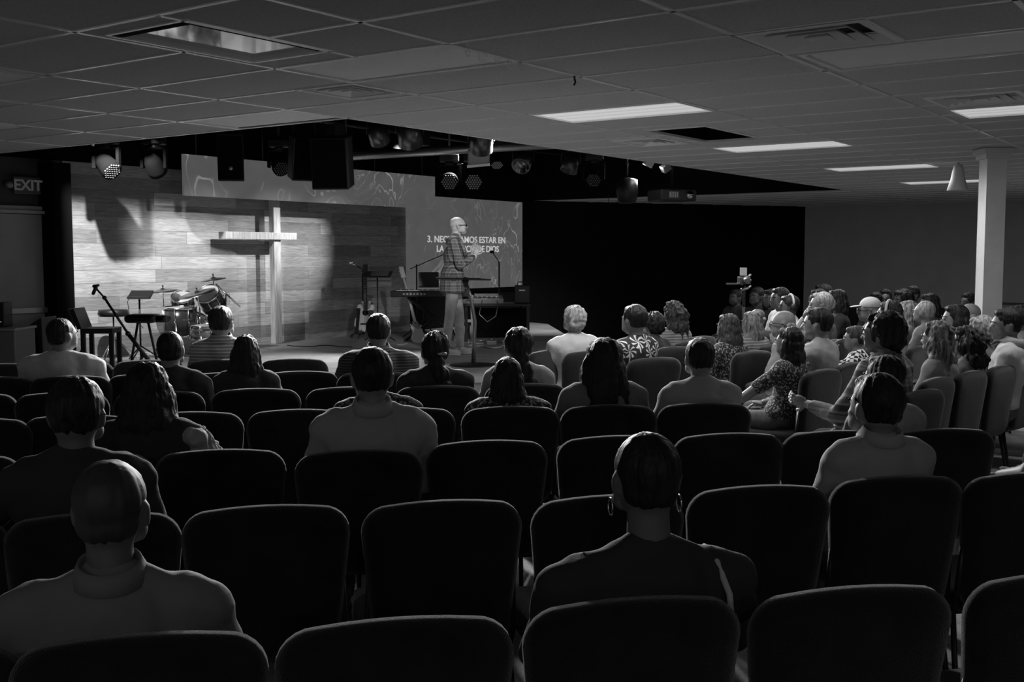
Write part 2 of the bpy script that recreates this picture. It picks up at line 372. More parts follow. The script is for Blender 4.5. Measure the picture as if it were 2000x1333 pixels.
# left wall with the door below a ledge
TL = wt_of(wall(95, 500))
bm = nb(); box(bm, (TL - 2.9, .10, 1.4), (6.2, .16, 2.8)); struct('wall_left', bm, M('dark_grey_wall', .07, .9, var=.1), loc=(WB.x, WB.y, 0), rz=RZW)
ta = wt_of(wall(-120, 500))
bm = nb(); box(bm, ((ta + TL) / 2 - .02, -.01, 1.09), (TL - ta - .08, .06, 2.1)); d_ = struct('door_1', bm, M('pale_door_paint', .33, .6, var=.12, vscale=2), loc=(WB.x, WB.y, 0), rz=RZW)
bm = nb(); box(bm, ((ta + TL) / 2, -.05, 2.165), (TL - ta + .1, .12, .035)); box(bm, ((ta + TL) / 2, -.03, 2.21), (TL - ta + .06, .06, .05)); struct('trim_2', bm, M('door_head_trim', .4, .5), loc=(WB.x, WB.y, 0), rz=RZW)
bm = nb(); box(bm, (TL - .62, -.085, 1.03), (1.1, .05, .06)); box(bm, (TL - .62, -.06, 1.03), (.08, .08, .1)); box(bm, (TL - 1.1, -.06, 1.03), (.08, .08, .1)); obj('push_bar', bm, m_steel, d_, smooth=False)
# black post between door and stage
pa, pb = wt_of(wall(94, 500, .15)), wt_of(wall(129, 500, .15))
bm = nb(); box(bm, ((pa + pb) / 2, -.15, 1.37), (pb - pa, .3, 2.74)); struct('trim_3', bm, m_matte, loc=(WB.x, WB.y, 0), rz=RZW)
# black wall right of the screen, grey wall beyond
P1b = wt(T1 - .05, 0); P2b = at_z(1572, 404, ZC); P2b.z = 0; P3b = P2b + Vector((.81, -.58, 0)) * 14
bm = nb(); vwall(bm, P1b, P2b, 0, ZC, .12); struct('wall_back', bm, M('black_wall', .007, .95, spec=.1))
bm = nb(); vwall(bm, P2b, P3b, 0, ZC, .12); struct('wall_right', bm, m_wallg)
dd = Vector((.81, -.58, 0)); nn = Vector((-.58, -.81, 0))
bm = nb(); vwall(bm, P2b + nn * .09 + dd * .9, P3b + nn * .09, 0, .62, .06); struct('baseboard_right', bm, M('dark_wainscot', .02, .7))
bm = nb(); vwall(bm, P2b + nn * .09 + dd * 3.9, P3b + nn * .09, .72, .76, .05); struct('trim_4', bm, M('chair_rail', .1, .6))
# side walls further off, closing the room
bm = nb(); vwall(bm, P3b, Vector((12.5, -6, 0)), 0, ZC, .12); struct('wall_side', bm, m_wallg)
bm = nb(); q = wt(TL - 5.8, 0); vwall(bm, q, Vector((-7.5, -6, 0)), 0, ZC, .12); struct('wall_far_left', bm, m_wallg)
bm = nb(); vwall(bm, Vector((-7.5, -6, 0)), Vector((12.5, -6, 0)), 0, ZC, .12); struct('wall_rear', bm, m_wallg)
# column with its cap, right
pc = at_d(1930, 600, at_z(1932, 290, ZC).y); pc.z = 0
s_ = pc.y / FPX
bm = nb(); wq = 44 * s_ * .86
box(bm, (pc.x, pc.y, ZC / 2), (wq, wq * .95, ZC)); o = struct('trim_5', bm, m_column); 
m = o.data; o.location = (0, 0, 0)
bm = nb(); box(bm, (pc.x, pc.y, ZC - .03), (wq + .1, wq + .1, .05)); box(bm, (pc.x, pc.y, ZC - .075), (wq + .05, wq + .05, .06)); 
for sx in (-1, 1): cyl(bm, (pc.x + sx * (wq / 2 + .02), pc.y - wq * .4, ZC - .05), (pc.x + sx * (wq / 2 + .05), pc.y - wq * .4, ZC - .05), .015)
struct('trim_6', bm, m_column)
# stage platform
fr = at_z(925, 738, STZ); ang = math.radians(9)
e = Vector((math.cos(ang), math.sin(ang), 0)); A = fr - e * 7; Bq = fr + e * 1.7
pts = [A, Bq, wt(T1 - .3, 0, .05) + Vector((.6, -.6, 0)), wt(T1 - .1, 0, 0), wt(T0 - 3.5, 0, 0)]
bm = nb(); prism(bm, [(p.x, p.y) for p in pts], 0, STZ); struct('floor_stage', bm, m_stagef)
bm = nb(); a_ = A - Vector((-e.y, e.x, 0)) * .02; b_ = Bq - Vector((-e.y, e.x, 0)) * .02
vwall(bm, a_, b_, STZ - .05, STZ + .006, .03); struct('trim_7', bm, M('stage_nosing', .4, .4))

# ---------------------------------------------------------------- ceiling fixtures
def cellthing(key, name, label, cat, group=None):
    u0, u1, v0, v1 = holes[key]; c = uv((u0 + u1) / 2, (v0 + v1) / 2)
    t = thing(name, label, cat, c, RZW, group); return t, (u1 - u0) * .61, (v1 - v0) * 1.22
LE = .42
for key, lab, e_ in (('light', 'lit ceiling light panel nearest the camera on the right, above the black ceiling hole', LE), ('light2', 'second lit ceiling panel, directly behind the black square ceiling hole', LE),
                 ('light3', 'third lit ceiling panel in the diagonal line toward the far wall', LE), ('light4', 'farthest lit ceiling panel, partly behind the white bell shaped speaker and column', LE),
                 ('light5', 'lit ceiling panel cut by the right edge, beside the slatted vent', LE)):
    t, a, b = cellthing(key, 'ceiling_light', lab, 'ceiling light', 'lit fluorescent ceiling panels')
    bm = nb()
    for sx in (-1, 1): box(bm, (sx * (a / 2 - .012), 0, -.004), (.024, b, .012)); box(bm, (0, sx * (b / 2 - .012), -.004), (a - .048, .024, .012))
    obj('frame', bm, m_bar, t, smooth=False)
    bm = nb(); box(bm, (0, 0, .006), (a - .04, b - .04, .008)); obj('diffuser', bm, pattern('lit_lens', b_lens(e_)), t, smooth=False)
    bm = nb(); box(bm, (0, 0, .07), (a - .01, b - .01, .1)); obj('housing', bm, m_bar, t, smooth=False)
for key, lab in (('lens', 'unlit pale ceiling light panel with curled trim, beside the mirrored ceiling opening'), ('lens2', 'unlit pale ceiling panel at the corner of the dark raised stage ceiling'),
                 ('lens3', 'unlit pale ceiling panel cut by the left edge, above the other one'), ('lens4', 'small pale ceiling panel low at the left edge near the stage'),
                 ('lens5', 'unlit grey ceiling light panel at upper right, beside the large square vent')):
    t, a, b = cellthing(key, 'unlit_ceiling_light', lab, 'ceiling light', 'unlit ceiling light panels')
    bm = nb()
    for sx in (-1, 1): box(bm, (sx * (a / 2 - .01), 0, -.003), (.02, b, .010)); box(bm, (0, sx * (b / 2 - .01), -.003), (a - .04, .02, .010))
    obj('frame', bm, m_bar, t, smooth=False)
    bm = nb(); box(bm, (0, 0, .008), (a - .02, b - .02, .01)); obj('diffuser', bm, M('prismatic_lens', .8 if key != 'lens5' else .45, .5, bump=.3, bscale=200), t, smooth=False)
    if key == 'lens':
        for k in range(4):
            bm = nb(); c = Vector((a / 2 - .05 - .12 * k, -b / 2 + .03, -.012)); r_ = (.03, .018, .035, .02)[k]
            tube(bm, [c + Vector((r_ * math.cos(x), 0, r_ * math.sin(x))) for x in [i * .6 for i in range(10)]], .003, 6); obj('curled_trim', bm, m_bar, t)
t, a, b = cellthing('open', 'ceiling_reflector', 'mirror-like foil opening in the ceiling at upper left reflecting the stage', 'ceiling light')
bm = nb(); box(bm, (0, 0, .02), (a, b, .006))
obj('foil_back', bm, pattern('mirror_foil', lambda nt, N, L, bb: (bb.inputs['Metallic'].__setattr__('default_value', 1.), bb.inputs['Base Color'].__setattr__('default_value', (.75, .75, .75, 1)), None)[2], .06), t, smooth=False)
bm = nb()
box(bm, (-a / 2 + .04, 0, .008), (.08, b, .02)); box(bm, (.03, -b / 2 + .04, .008), (a - .1, .08, .02))  # near sides black and wide, standing for the rim's dark reflection
obj('rim', bm, m_matte, t, smooth=False)
bm = nb(); box(bm, (a / 2 - .01, 0, .008), (.02, b, .02)); box(bm, (0, b / 2 - .01, .008), (a - .04, .02, .02)); obj('frame', bm, m_bar, t, smooth=False)
t, a, b = cellthing('hole', 'ceiling_hatch', 'black open hole with pale rim where a ceiling tile is missing', 'ceiling opening')
bm = nb()
for sx in (-1, 1): box(bm, (sx * (a / 2 - .01), 0, .0), (.02, b, .02)); box(bm, (0, sx * (b / 2 - .01), .0), (a, .02, .02))
obj('rim', bm, m_bar, t, smooth=False)
bm = nb(); box(bm, (0, 0, .2), (a, b, .02))
for sx in (-1, 1): box(bm, (sx * a / 2, 0, .1), (.01, b, .2)); box(bm, (0, sx * b / 2, .1), (a, .01, .2))
obj('shaft', bm, m_matte, t, smooth=False)
for key, lab in (('diff', 'square ceiling vent with nested louvres beside the pale unlit panel at upper left'), ('diff2', 'large dark ceiling vent with nested louvres at upper right'),
                 ('diff3', 'small ceiling vent with louvres next to the black ceiling hole'), ('diff4', 'slatted ceiling vent beside the lit panel at the right edge')):
    t, a, b = cellthing(key, 'ceiling_vent', lab, 'vent', 'ceiling air vents')
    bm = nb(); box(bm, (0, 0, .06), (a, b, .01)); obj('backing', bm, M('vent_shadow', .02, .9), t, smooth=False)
    bm = nb()
    for sx in (-1, 1): box(bm, (sx * (a / 2 - .02), 0, -.004), (.04, b, .008)); box(bm, (0, sx * (b / 2 - .02), -.004), (a - .08, .04, .008))
    obj('flange', bm, M('vent_metal', .8, .4), t, smooth=False)
    for k in range(4):
        f = .88 - k * .23; aa, bb = a * f, b * f; i_ = .7 * a * .12; z0, z1 = -.012, .03; bm = nb()
        o_ = [(-aa / 2, -bb / 2), (aa / 2, -bb / 2), (aa / 2, bb / 2), (-aa / 2, bb / 2)]
        q0 = [bm.verts.new((x, y, z0)) for x, y in o_]; q1 = [bm.verts.new((x * (1 - 2 * i_ / aa), y * (1 - 2 * i_ / bb), z1)) for x, y in o_]
        q2 = [bm.verts.new((v.co.x, v.co.y, v.co.z + .004)) for v in q1]; q3 = [bm.verts.new((v.co.x, v.co.y, v.co.z + .004)) for v in q0]
        for A_, B_ in ((q0, q1), (q1, q2), (q2, q3), (q3, q0)):
            for j in range(4): bm.faces.new((A_[j], A_[(j + 1) % 4], B_[(j + 1) % 4], B_[j]))
        obj('louvre', bm, M('vent_metal', .8, .4), t, smooth=False)
# small hook under the grid, bell speaker by the column
p = at_z(1122, 146, ZC); bm = nb(); tube(bm, [p, p + Vector((0, 0, -.02)), p + Vector((.006, 0, -.045)), p + Vector((-.004, 0, -.06))], .006, 6)
tag(obj('ceiling_hook', bm, m_black), 'small black hook hanging from the ceiling grid above centre', 'hook')
p = at_z(1872, 317, ZC); t = thing('bell_speaker', 'white bell shaped speaker hanging under the ceiling beside the column', 'speaker', p)
s_ = p.y / FPX
bm = nb(); cyl(bm, (0, 0, 0), (0, 0, -.04), .012); obj('stem', bm, m_column, t)
bm = nb(); lathe(bm, [(0, -.02), (8 * s_, -.03), (10 * s_, -.08), (14 * s_, -.2), (20 * s_, -.31), (19 * s_, -.315), (12 * s_, -.25), (0, -.2)]); obj('shade', bm, m_column, t)
# exit sign on the left wall
p = wall(50, 363, .03); t = thing('exit_sign', 'EXIT sign with two small emergency lamps above the left door', 'sign', p, RZW)
bm = nb(); box(bm, (0, -.02, 0), (.33, .05, .2)); obj('housing', bm, M('exit_housing', .10, .5), t, smooth=False, bevel=.01)
txt('lettering', 'EXIT', M('exit_letters', .2, .5, emit=.03), .17, (0, -.052, -.002), (math.pi / 2, 0, 0), t, 1.0, .003, .004)
for sx in (-1, 1):
    bm = nb(); lathe(bm, [(0, 0), (.035, .005), (.04, .03), (.03, .07), (0, .08)], (sx * .18, -.03, 0), Euler((0, math.pi / 2 * sx, 0)), 16); obj('lamp_head', bm, M('exit_lamp', .3, .4), t)

for i, (x, y) in enumerate(REAR_FILL):
    t = thing('fill_light', 'added unseen round downlight behind the camera, %s of three' % ('left', 'middle', 'right')[i], 'ceiling light', (x, y, ZC), 0, 'fill lights added at the back')
    bm = nb(); lathe(bm, [(.10, .0), (.13, -.004), (.13, -.010), (.095, -.010), (.10, .0)]); obj('trim_ring', bm, m_white, t)  # ring around each added rear fill spot
# ---------------------------------------------------------------- stage: screens, cross, rig
def onwall(name, label, cat, t, z, off=0., group=None): return thing(name, label, cat, wt(t, z, off), RZW, group)
a, b = wt_of(wall(358, 382, .45)), wt_of(wall(848, 402, .45))
za, zb = wall(358, 382, .45).z, wall(358, 301, .45).z
t = onwall('led_banner', 'long horizontal screen with grey marbled swirls hanging above the cross', 'screen', (a + b) / 2, (za + zb) / 2, .45)
bm = nb(); box(bm, (0, 0, 0), (b - a, .04, zb - za)); obj('panel', bm, pattern('swirl_picture', b_swirl(.10), .4), t, smooth=False)
bm = nb(); box(bm, (0, .06, 0), (b - a - .1, .08, zb - za - .1)); obj('back_box', bm, m_black, t, smooth=False)
for k in range(5):
    bm = nb(); x = (b - a) * (k / 4 - .5) * .9; cyl(bm, (x, .05, (zb - za) / 2 - .05), (x, .05, 3.75 - (za + zb) / 2), .012); obj('hanger_rod', bm, m_frame, t)
a, b = wt_of(wall(795, 500, .08)), wt_of(wall(1018, 500, .08)); z0, z1 = 1.08, 2.66
t = onwall('led_screen', 'large screen with marbled swirls and white Spanish words behind the preacher', 'screen', (a + b) / 2, (z0 + z1) / 2, .08)
bm = nb(); box(bm, (0, 0, 0), (b - a, .05, z1 - z0)); obj('panel', bm, pattern('swirl_picture', b_swirl()), t, smooth=False)
mt = M('lit_letters', .6, .5, emit=.42)
for s, xa, xb, y in (('3. NECESITAMOS ESTAR EN', 835, 987, 469), ('LA PRESENCIA DE DIOS', 853, 974, 487)):
    pa_, pb_ = wall(xa, y, .11), wall(xb, y, .11); w_ = wt_of(pb_) - wt_of(pa_); c = (wt_of(pa_) + wt_of(pb_)) / 2 - (a + b) / 2
    o = txt('lettering', s, mt, .155, (c, -.03, wall((xa + xb) / 2, y, .11).z - (z0 + z1) / 2), (math.pi / 2, 0, 0), t, 1, .002, .003)
    bw = max(v.co.x for v in o.data.vertices) - min(v.co.x for v in o.data.vertices); o.scale = (w_ / bw, 1, 1)
# cross: post and arm, set off the wall so that its shadow falls beside it
tc_ = .0
t = onwall('wooden_cross', 'tall pale wooden cross standing on the stage against the plank wall', 'cross', 0, STZ, .22)
xb_ = wall(512, 460, .22); zz = wall(505, 461, .22).z
zt = 2.52
bm = nb(); box(bm, (0, 0, (zt - STZ) / 2), (.13, .10, zt - STZ)); obj('upright', bm, m_wood, t, smooth=False, bevel=.006)
ca, cb = wt_of(wall(438, 461, .28)), wt_of(wall(577, 461, .28)); zc_ = wall(508, 461, .28).z - STZ
bm = nb(); box(bm, ((ca + cb) / 2, -.02, zc_), (cb - ca, .15, .10)); obj('arm', bm, m_wood, t, smooth=False, bevel=.006)
# rig pipes
def pipe(pts, r, label, grp='rig pipes over the stage'):
    bm = nb(); tube(bm, pts, r); o = obj('rig_pipe', bm, m_frame); tag(o, label, 'pipe', grp); return o
def ud(u, v, z): return uv(u, v, z)
pipe([ud(-.6, 3.0, 3.12), ud(16.9, 3.0, 3.12)], .025, 'dark rig pipe nearest the audience above the stage')
pipe([ud(-.6, 5.1, 3.28), ud(16.9, 5.1, 3.28)], .025, 'dark rig pipe nearer the stage wall')
p0_, p1_ = at_d(640, 308, 13.5), at_d(1090, 282, 13.0)
pipe([p0_, p1_], .05, 'pale slanting pipe crossing the raised stage ceiling in the middle'); bpy.data.objects['rig_pipe.002'].data.materials[0] = m_steel
ceil_drops = []
# moving head light: base, yoke, head with honeycomb lens
def moving_head(px, py, D, aim, label, s=1., glow=0., grp='moving head stage lights'):
    p = at_d(px, py, D); t = thing('moving_head_light', label, 'stage light', p, 0, grp)
    bm = nb(); box(bm, (0, 0, .27 * s), (.24 * s, .18 * s, .09 * s)); cyl(bm, (0, 0, .22 * s), (0, 0, .18 * s), .07 * s); obj('base', bm, m_black, t, smooth=False, bevel=.01)
    bm = nb(); cyl(bm, (0, 0, .31 * s), (0, 0, max(.36, 3.73 - p.z)), .014); box(bm, (0, 0, .33 * s), (.05, .05, .06)); obj('clamp', bm, m_frame, t)
    bm = nb()
    for sx in (-1, 1): box(bm, (sx * .13 * s, 0, .08 * s), (.035 * s, .08 * s, .24 * s))
    box(bm, (0, 0, .185 * s), (.28 * s, .08 * s, .03 * s)); obj('yoke', bm, m_matte, t, smooth=False, bevel=.008)
    q = (Vector(aim) - p).to_track_quat('Z', 'Y').to_euler()
    bm = nb(); lathe(bm, [(0, -.13 * s), (.06 * s, -.13 * s), (.095 * s, -.05 * s), (.11 * s, .06 * s), (.11 * s, .12 * s), (0, .12 * s)], (0, 0, 0), q, 24); hd = obj('head', bm, m_matte, t)
    bm = nb(); R = q.to_matrix()
    for i in range(-3, 4):
        for j in range(-3, 4):
            x = (i + .5 * (j & 1)) * .03 * s; y = j * .026 * s
            if x * x + y * y < (.098 * s) ** 2:
                c = R @ Vector((x, y, .121 * s)); ell(bm, c, (.012 * s,) * 3, sub=1)
    obj('lens_array', bm, M('lens_glass_%.2f' % glow, .12, .2, emit=glow), hd); return t
moving_head(208, 322, HEAD_M.y, wt(-2, 1.8, .3) + Vector((.8, -2.0, 0)), 'moving head light hanging leftmost with a glinting honeycomb lens', 1.05, .0)
moving_head(301, 322, wall(301, 322, 1.0).y, wt(-.9, 1.2, .1), 'moving head light hanging second from the left, pointed down at the plank wall', 1.05)
moving_head(878, 352, 14.4, (-.6, 9, 1.2), 'left one of the two moving head lights facing the audience beside the upper screen', 1.05, .02)
moving_head(925, 352, 14.2, (-.3, 9, 1.2), 'right one of the two moving head lights facing the audience, with a bright yoke', 1.05, .03)
moving_head(1160, 345, 14.4, (.6, 11, .8), 'moving head light in the dark right part of the stage ceiling', .95)
moving_head(970, 312, 14.8, (0, 13, .4), 'small moving head light behind the white floodlight', .8, .03)
moving_head(545, 322, 13.6, (-1, 10, .5), 'moving head light between the two hanging loudspeakers', .95)
def loudspeaker(px0, py0, px1, py1, D, rx, rz, label, badge=True, dd_=.32):
    p = at_d((px0 + px1) / 2, (py0 + py1) / 2, D); s = D / FPX; w_, h_ = (px1 - px0) * s, (py1 - py0) * s
    t = thing('loudspeaker', label, 'speaker', p, 0, 'hanging loudspeakers'); R = Euler((rx, 0, rz)).to_matrix().to_4x4()
    bm = nb(); prism(bm, [(-w_ / 2, -dd_ / 2), (w_ / 2, -dd_ / 2), (w_ * .36, dd_ / 2), (-w_ * .36, dd_ / 2)], -h_ / 2, h_ / 2); bm.transform(R); obj('cabinet', bm, m_black, t, smooth=False, bevel=.012)
    bm = nb(); box(bm, (0, -dd_ / 2 - .006, 0), (w_ * .9, .012, h_ * .92)); bm.transform(R); obj('grille', bm, m_matte, t, smooth=False)
    if badge:
        bm = nb(); cyl(bm, (0, -dd_ / 2 - .01, -h_ * .22), (0, -dd_ / 2 - .02, -h_ * .22), .022); bm.transform(R); obj('badge', bm, M('badge_metal', .5, .4, .5), t)
    bm = nb()
    for sx in (-1, 1): cyl(bm, (sx * w_ * .3, 0, h_ * .35), (sx * w_ * .3, 0, 3.74 - p.z), .01)
    obj('bracket', bm, m_frame, t); return t
loudspeaker(428, 262, 478, 352, 12.0, .12, .15, 'tall black hanging loudspeaker with a small round badge in front of the upper screen')
loudspeaker(562, 268, 628, 350, 11.3, .2, .5, 'wide black hanging loudspeaker, left cabinet of the joined pair near the ceiling corner', False)
loudspeaker(618, 268, 690, 366, 11.0, .16, -.1, 'wide black hanging loudspeaker, right cabinet of the joined pair near the ceiling corner', False, .45)
def par_can(px, py, D, aim, label, mat, s=1.):
    p = at_d(px, py, D); t = thing('par_light', label, 'stage light', p, 0, 'par lights of the stage rig'); q = (Vector(aim) - p).to_track_quat('Z', 'Y').to_euler()
    bm = nb(); lathe(bm, [(0, -.12 * s), (.05 * s, -.12 * s), (.10 * s, -.04 * s), (.105 * s, .10 * s), (.098 * s, .10 * s), (.09 * s, .02 * s), (0, .01 * s)], (0, 0, 0), q, 22); obj('can', bm, mat, t)
    bm = nb(); tube(bm, [(-.115 * s, 0, 0), (-.115 * s, 0, .12 * s), (0, 0, .16 * s), (.115 * s, 0, .12 * s), (.115 * s, 0, 0)], .008, 6); cyl(bm, (0, 0, .16 * s), (0, 0, 3.74 - p.z), .01); obj('bracket', bm, m_frame, t); return t
par_can(800, 262, 12.2, (-1, 14, .5), 'round dark par light near the ceiling edge, left of the centre pipes', M('par_metal', .10, .3, .8), 1.3)
par_can(940, 275, 11.8, (-.5, 14, .5), 'round par light with chrome ring hanging just above the white floodlight', M('par_metal', .10, .3, .8), 1.2)
par_can(738, 262, 12.6, (-1, 15, .5), 'dim round par light nearest the ceiling corner', M('par_metal', .10, .3, .8), 1.1)
par_can(1022, 315, 14.6, (-1, 12, .5), 'glossy par light with a soft glint right of the white floodlight', M('par_gloss', .25, .2, .9), 1.2)
par_can(1115, 320, 14.6, (0, 14, .5), 'dark par light above the ceiling strip, right of centre', M('par_metal', .10, .3, .8), 1.1)
p = at_d(935, 308, 13.0); t = thing('floodlight', 'white square floodlight with pale barn door in the middle of the rig', 'stage light', p, 0)
bm = nb(); box(bm, (0, 0, 0), (.25, .16, .18), Euler((.15, 0, .1))); obj('housing', bm, M('floodlight_grey', .28, .45), t, smooth=False, bevel=.012)
bm = nb(); box(bm, (0, -.09, -.10), (.27, .012, .03), Euler((.3, -.1, .1))); obj('barn_door', bm, m_white, t, smooth=False)
bm = nb(); cyl(bm, (0, 0, .09), (0, 0, 3.74 - p.z), .012); obj('clamp', bm, m_frame, t)
for (px, py, D, lab, r_) in ((1267, 318, 14.8, 'small bright white lamp box right of the rig near the ceiling edge', .2), (1300, 328, 15.0, 'small tilted grey lamp box next to the bright one by the ceiling edge', -.3), (1125, 284, 13.2, 'small grey box fixed at the ceiling edge above the stage', 0.)):
    p = at_d(px, py, D); t = thing('lamp_box', lab, 'stage light', p, .3)
    bm = nb(); box(bm, (0, 0, 0), (.12 if r_ else .2, .1, .10), Euler((.3, r_ * 2, 0))); obj('housing', bm, m_white if r_ > 0 else M('floodlight_grey', .28), t, smooth=False, bevel=.01)
    bm = nb(); cyl(bm, (0, 0, .04), (0, 0, 3.74 - p.z), .01); obj('bracket', bm, m_frame, t)
p = at_d(1312, 382, 15.6); t = thing('projector', 'black projector hanging below the stage ceiling at right', 'projector', p, .35)
bm = nb(); box(bm, (0, 0, 0), (.55, .45, .17)); obj('body', bm, m_black, t, smooth=False, bevel=.02)
bm = nb(); 
for k in range(5): box(bm, (-.15 + .03 * k, -.227, 0), (.012, .01, .08))
obj('vent_slots', bm, M('vent_metal', .8), t, smooth=False)
bm = nb(); cyl(bm, (.15, -.2, 0), (.15, -.27, 0), .05); obj('lens', bm, m_chrome, t)
bm = nb(); cyl(bm, (0, 0, .08), (0, 0, 3.74 - p.z), .02); obj('ceiling_mount', bm, m_frame, t)
p = at_d(1225, 375, 15.0); t = thing('hanging_speaker', 'round black hanging unit beside the projector', 'speaker', p)
bm = nb(); lathe(bm, [(0, -.16), (.12, -.15), (.15, 0), (.14, .16), (0, .2)]); obj('body', bm, m_black, t)
bm = nb(); cyl(bm, (0, 0, .18), (0, 0, 3.74 - p.z), .012); tube(bm, [(-.12, 0, .1), (-.26, 0, -.05), (-.25, 0, -.16), (-.12, 0, -.14)], .005, 6); obj('cable', bm, m_frame, t)
# wall wash fixtures with flaps added to cut the beam at straight edges
for i, (S, tg, cut) in enumerate(((S1, wall(250, 480), True), (S2, wall(345, 505), True), (S3, wall(470, 470), True), (S4, wall(610, 500), True))):
    dist = (WB - S).dot(D2)
    t = thing('wash_light', ('wash light high behind the leftmost moving head', 'wash light above the drums', 'wash light above the cross', 'wash light above the guitars')[i], 'stage light', S, RZW, 'wash lights for the plank wall')
    zc = 2.25 + (0, .02, -.02, -.03)[i]; k = .2; zf = (zc - S.z) * k / dist
    bm = nb(); box(bm, (0, k, zf + .2), (.7, .006, .4)); obj('barn_door', bm, m_matte, t, smooth=False)
    if i == 0:
        xl = (T0 + .02 - wt_of(S)) * k / dist; bm = nb(); box(bm, (xl - .2, k + .01, -.05), (.4, .006, .6)); obj('barn_door', bm, m_matte, t, smooth=False)  # side flap added so the beam misses post and door
    bm = nb(); box(bm, (0, -.14, .03), (.2, .16, .18)); obj('housing', bm, m_black, t, smooth=False, bevel=.01)
    bm = nb(); cyl(bm, (0, -.14, .1), (0, -.14, 3.74 - S.z), .012); cyl(bm, (0, -.14, .11), (0, k, .25), .008); obj('bracket', bm, m_frame, t)

# ---------------------------------------------------------------- stage: instruments
def st(px, py): p = at_z(px, py, STZ); return p
def up(p, px, py):   # offset from p of the point seen at px,py at the depth of p
    return at_d(px, py, p.y) - p
def stand_tripod(bm, h=.9, r=.28, z=.18, n=3, a0=.4, rr=.008):
    for k in range(n):
        a = a0 + 2 * math.pi * k / n; cyl(bm, (0, 0, z), (r * math.cos(a), r * math.sin(a), .01), rr)
    cyl(bm, (0, 0, .05), (0, 0, h), .011)
# acoustic guitar
def guitar_outline(s=1.):
    pts = []
    for k in range(48):
        a = 2 * math.pi * k / 48; y = math.sin(a); x = math.cos(a)
        z = .24 * y; wd = .185 if z < 0 else .145; waist = .115
        wdt = wd * abs(x) ** .8 * (1 if True else 0)
        tt = (z + .24) / .48
        prof = [(0, .0), (.06, .12), (.2, .187), (.38, .178), (.58, .118), (.66, .116), (.8, .14), (.92, .115), (1, .0)]
        for (a0, b0), (a1, b1) in zip(prof, prof[1:]):
            if a0 <= tt <= a1 + 1e-9: f = (tt - a0) / (a1 - a0); wdt = b0 + (b1 - b0) * (3 * f * f - 2 * f ** 3) if a0 not in (0, .92) else (b0 + (b1 - b0) * (math.sqrt(max(0, f)) if a0 == 0 else 1 - (1 - math.sqrt(max(0, 1 - f * f)))))
        pts.append((math.copysign(max(wdt, .004), x) * s, z * s))
    return pts
p = st(716, 661); t = thing('acoustic_guitar', 'pale acoustic guitar standing upright on the stage left of the preacher', 'guitar', p + Vector((0, 0, .06)), -.15)
bm = nb(); cushion(bm, guitar_outline(.96), .10, .006, Matrix.Translation((0, 0, .27))); obj('body', bm, M('guitar_top', .8, .35), t)
bm = nb(); cyl(bm, (0, -.051, .33), (0, -.054, .33), .047); obj('sound_hole', bm, m_matte, t)
bm = nb(); box(bm, (0, -.055, .16), (.15, .012, .025)); obj('bridge', bm, m_dwood, t, smooth=False)
bm = nb(); cushion(bm, rrect(.06, .09, .20, .37, .02), .004, .001, Matrix.Translation((.085, -.053, 0))); obj('pickguard', bm, m_dwood, t)
bm = nb(); box(bm, (0, -.045, .64), (.05, .03, .56)); nk = obj('neck', bm, m_dwood, t, smooth=False)
bm = nb()
for k in range(12): box(bm, (0, -.062, .46 + .036 * k), (.05, .003, .004))
obj('frets', bm, m_chrome, nk, smooth=False)
bm = nb(); box(bm, (0, -.035, .985), (.075, .02, .15), Euler((-.2, 0, 0))); hs_ = obj('headstock', bm, m_dwood, t, smooth=False, bevel=.004)
bm = nb()
for k in range(3):
    for sx in (-1, 1): ell(bm, (sx * .047, -.03, .94 + .045 * k), (.012, .008, .01), sub=1)
obj('tuning_pegs', bm, m_chrome, hs_)
bm = nb(); 
for sx in (-.005, .005, .015, -.015): cyl(bm, (sx, -.064, .17), (sx, -.064, .92), .0012, seg=4)
obj('strings', bm, m_chrome, t)
bm = nb(); box(bm, (-.12, -.056, .2), (.05, .006, .40), Euler((0, .1, 0))); obj('strap', bm, m_black, t, smooth=False)
t = thing('guitar_stand', 'black tubular stand holding the acoustic guitar', 'stand', p, -.15)
bm = nb()
for sx in (-1, 1): tube(bm, [(0, .12, .55), (sx * .14, .10, .2), (sx * .2, -.12, .01)], .009, 8); tube(bm, [(sx * .09, .08, .07), (sx * .09, -.09, .05), (sx * .09, -.10, .09)], .009, 8)
tube(bm, [(0, .12, .55), (0, .25, .01)], .009, 8); box(bm, (0, .1, .07), (.2, .02, .02)); obj('frame', bm, m_black, t)
# music stand behind the guitar
def music_stand(px, py, hz, label, w_=.45, tilt=-.5, rz=0.):
    p = st(px, py); t = thing('music_stand', label, 'music stand', p, rz)
    bm = nb(); stand_tripod(bm, hz, .26); obj('pole', bm, m_black, t)
    bm = nb(); box(bm, (0, 0, hz), (w_, .32, .012), Euler((-tilt, 0, 0))); box(bm, (0, -.15, hz - .09), (w_, .05, .012)); obj('tray', bm, m_black, t, smooth=False)
    bm = nb(); box(bm, (.04, -.01, hz + .012), (w_ * .6, .24, .004), Euler((-tilt, 0, 0))); obj('sheet_music', bm, f_mid, t, smooth=False); return t
music_stand(738, 668, .98, 'black music stand with pages just right of the acoustic guitar', .42, -.25)
p = st(703, 664); t = thing('microphone_stand', 'microphone on a boom stand behind the acoustic guitar', 'microphone stand', p + Vector((0, .35, 0)))
bm = nb(); stand_tripod(bm, 1.05); cyl(bm, (0, 0, 1.05), (-.12, -.1, 1.12), .008); cyl(bm, (0, 0, 1.05), (.18, .1, .95), .008); obj('pole', bm, m_black, t)
bm = nb(); ell(bm, (-.15, -.12, 1.14), (.028, .028, .032)); cyl(bm, (-.15, -.12, 1.13), (-.07, -.06, 1.09), .02, .012); obj('microphone', bm, m_chrome, t)
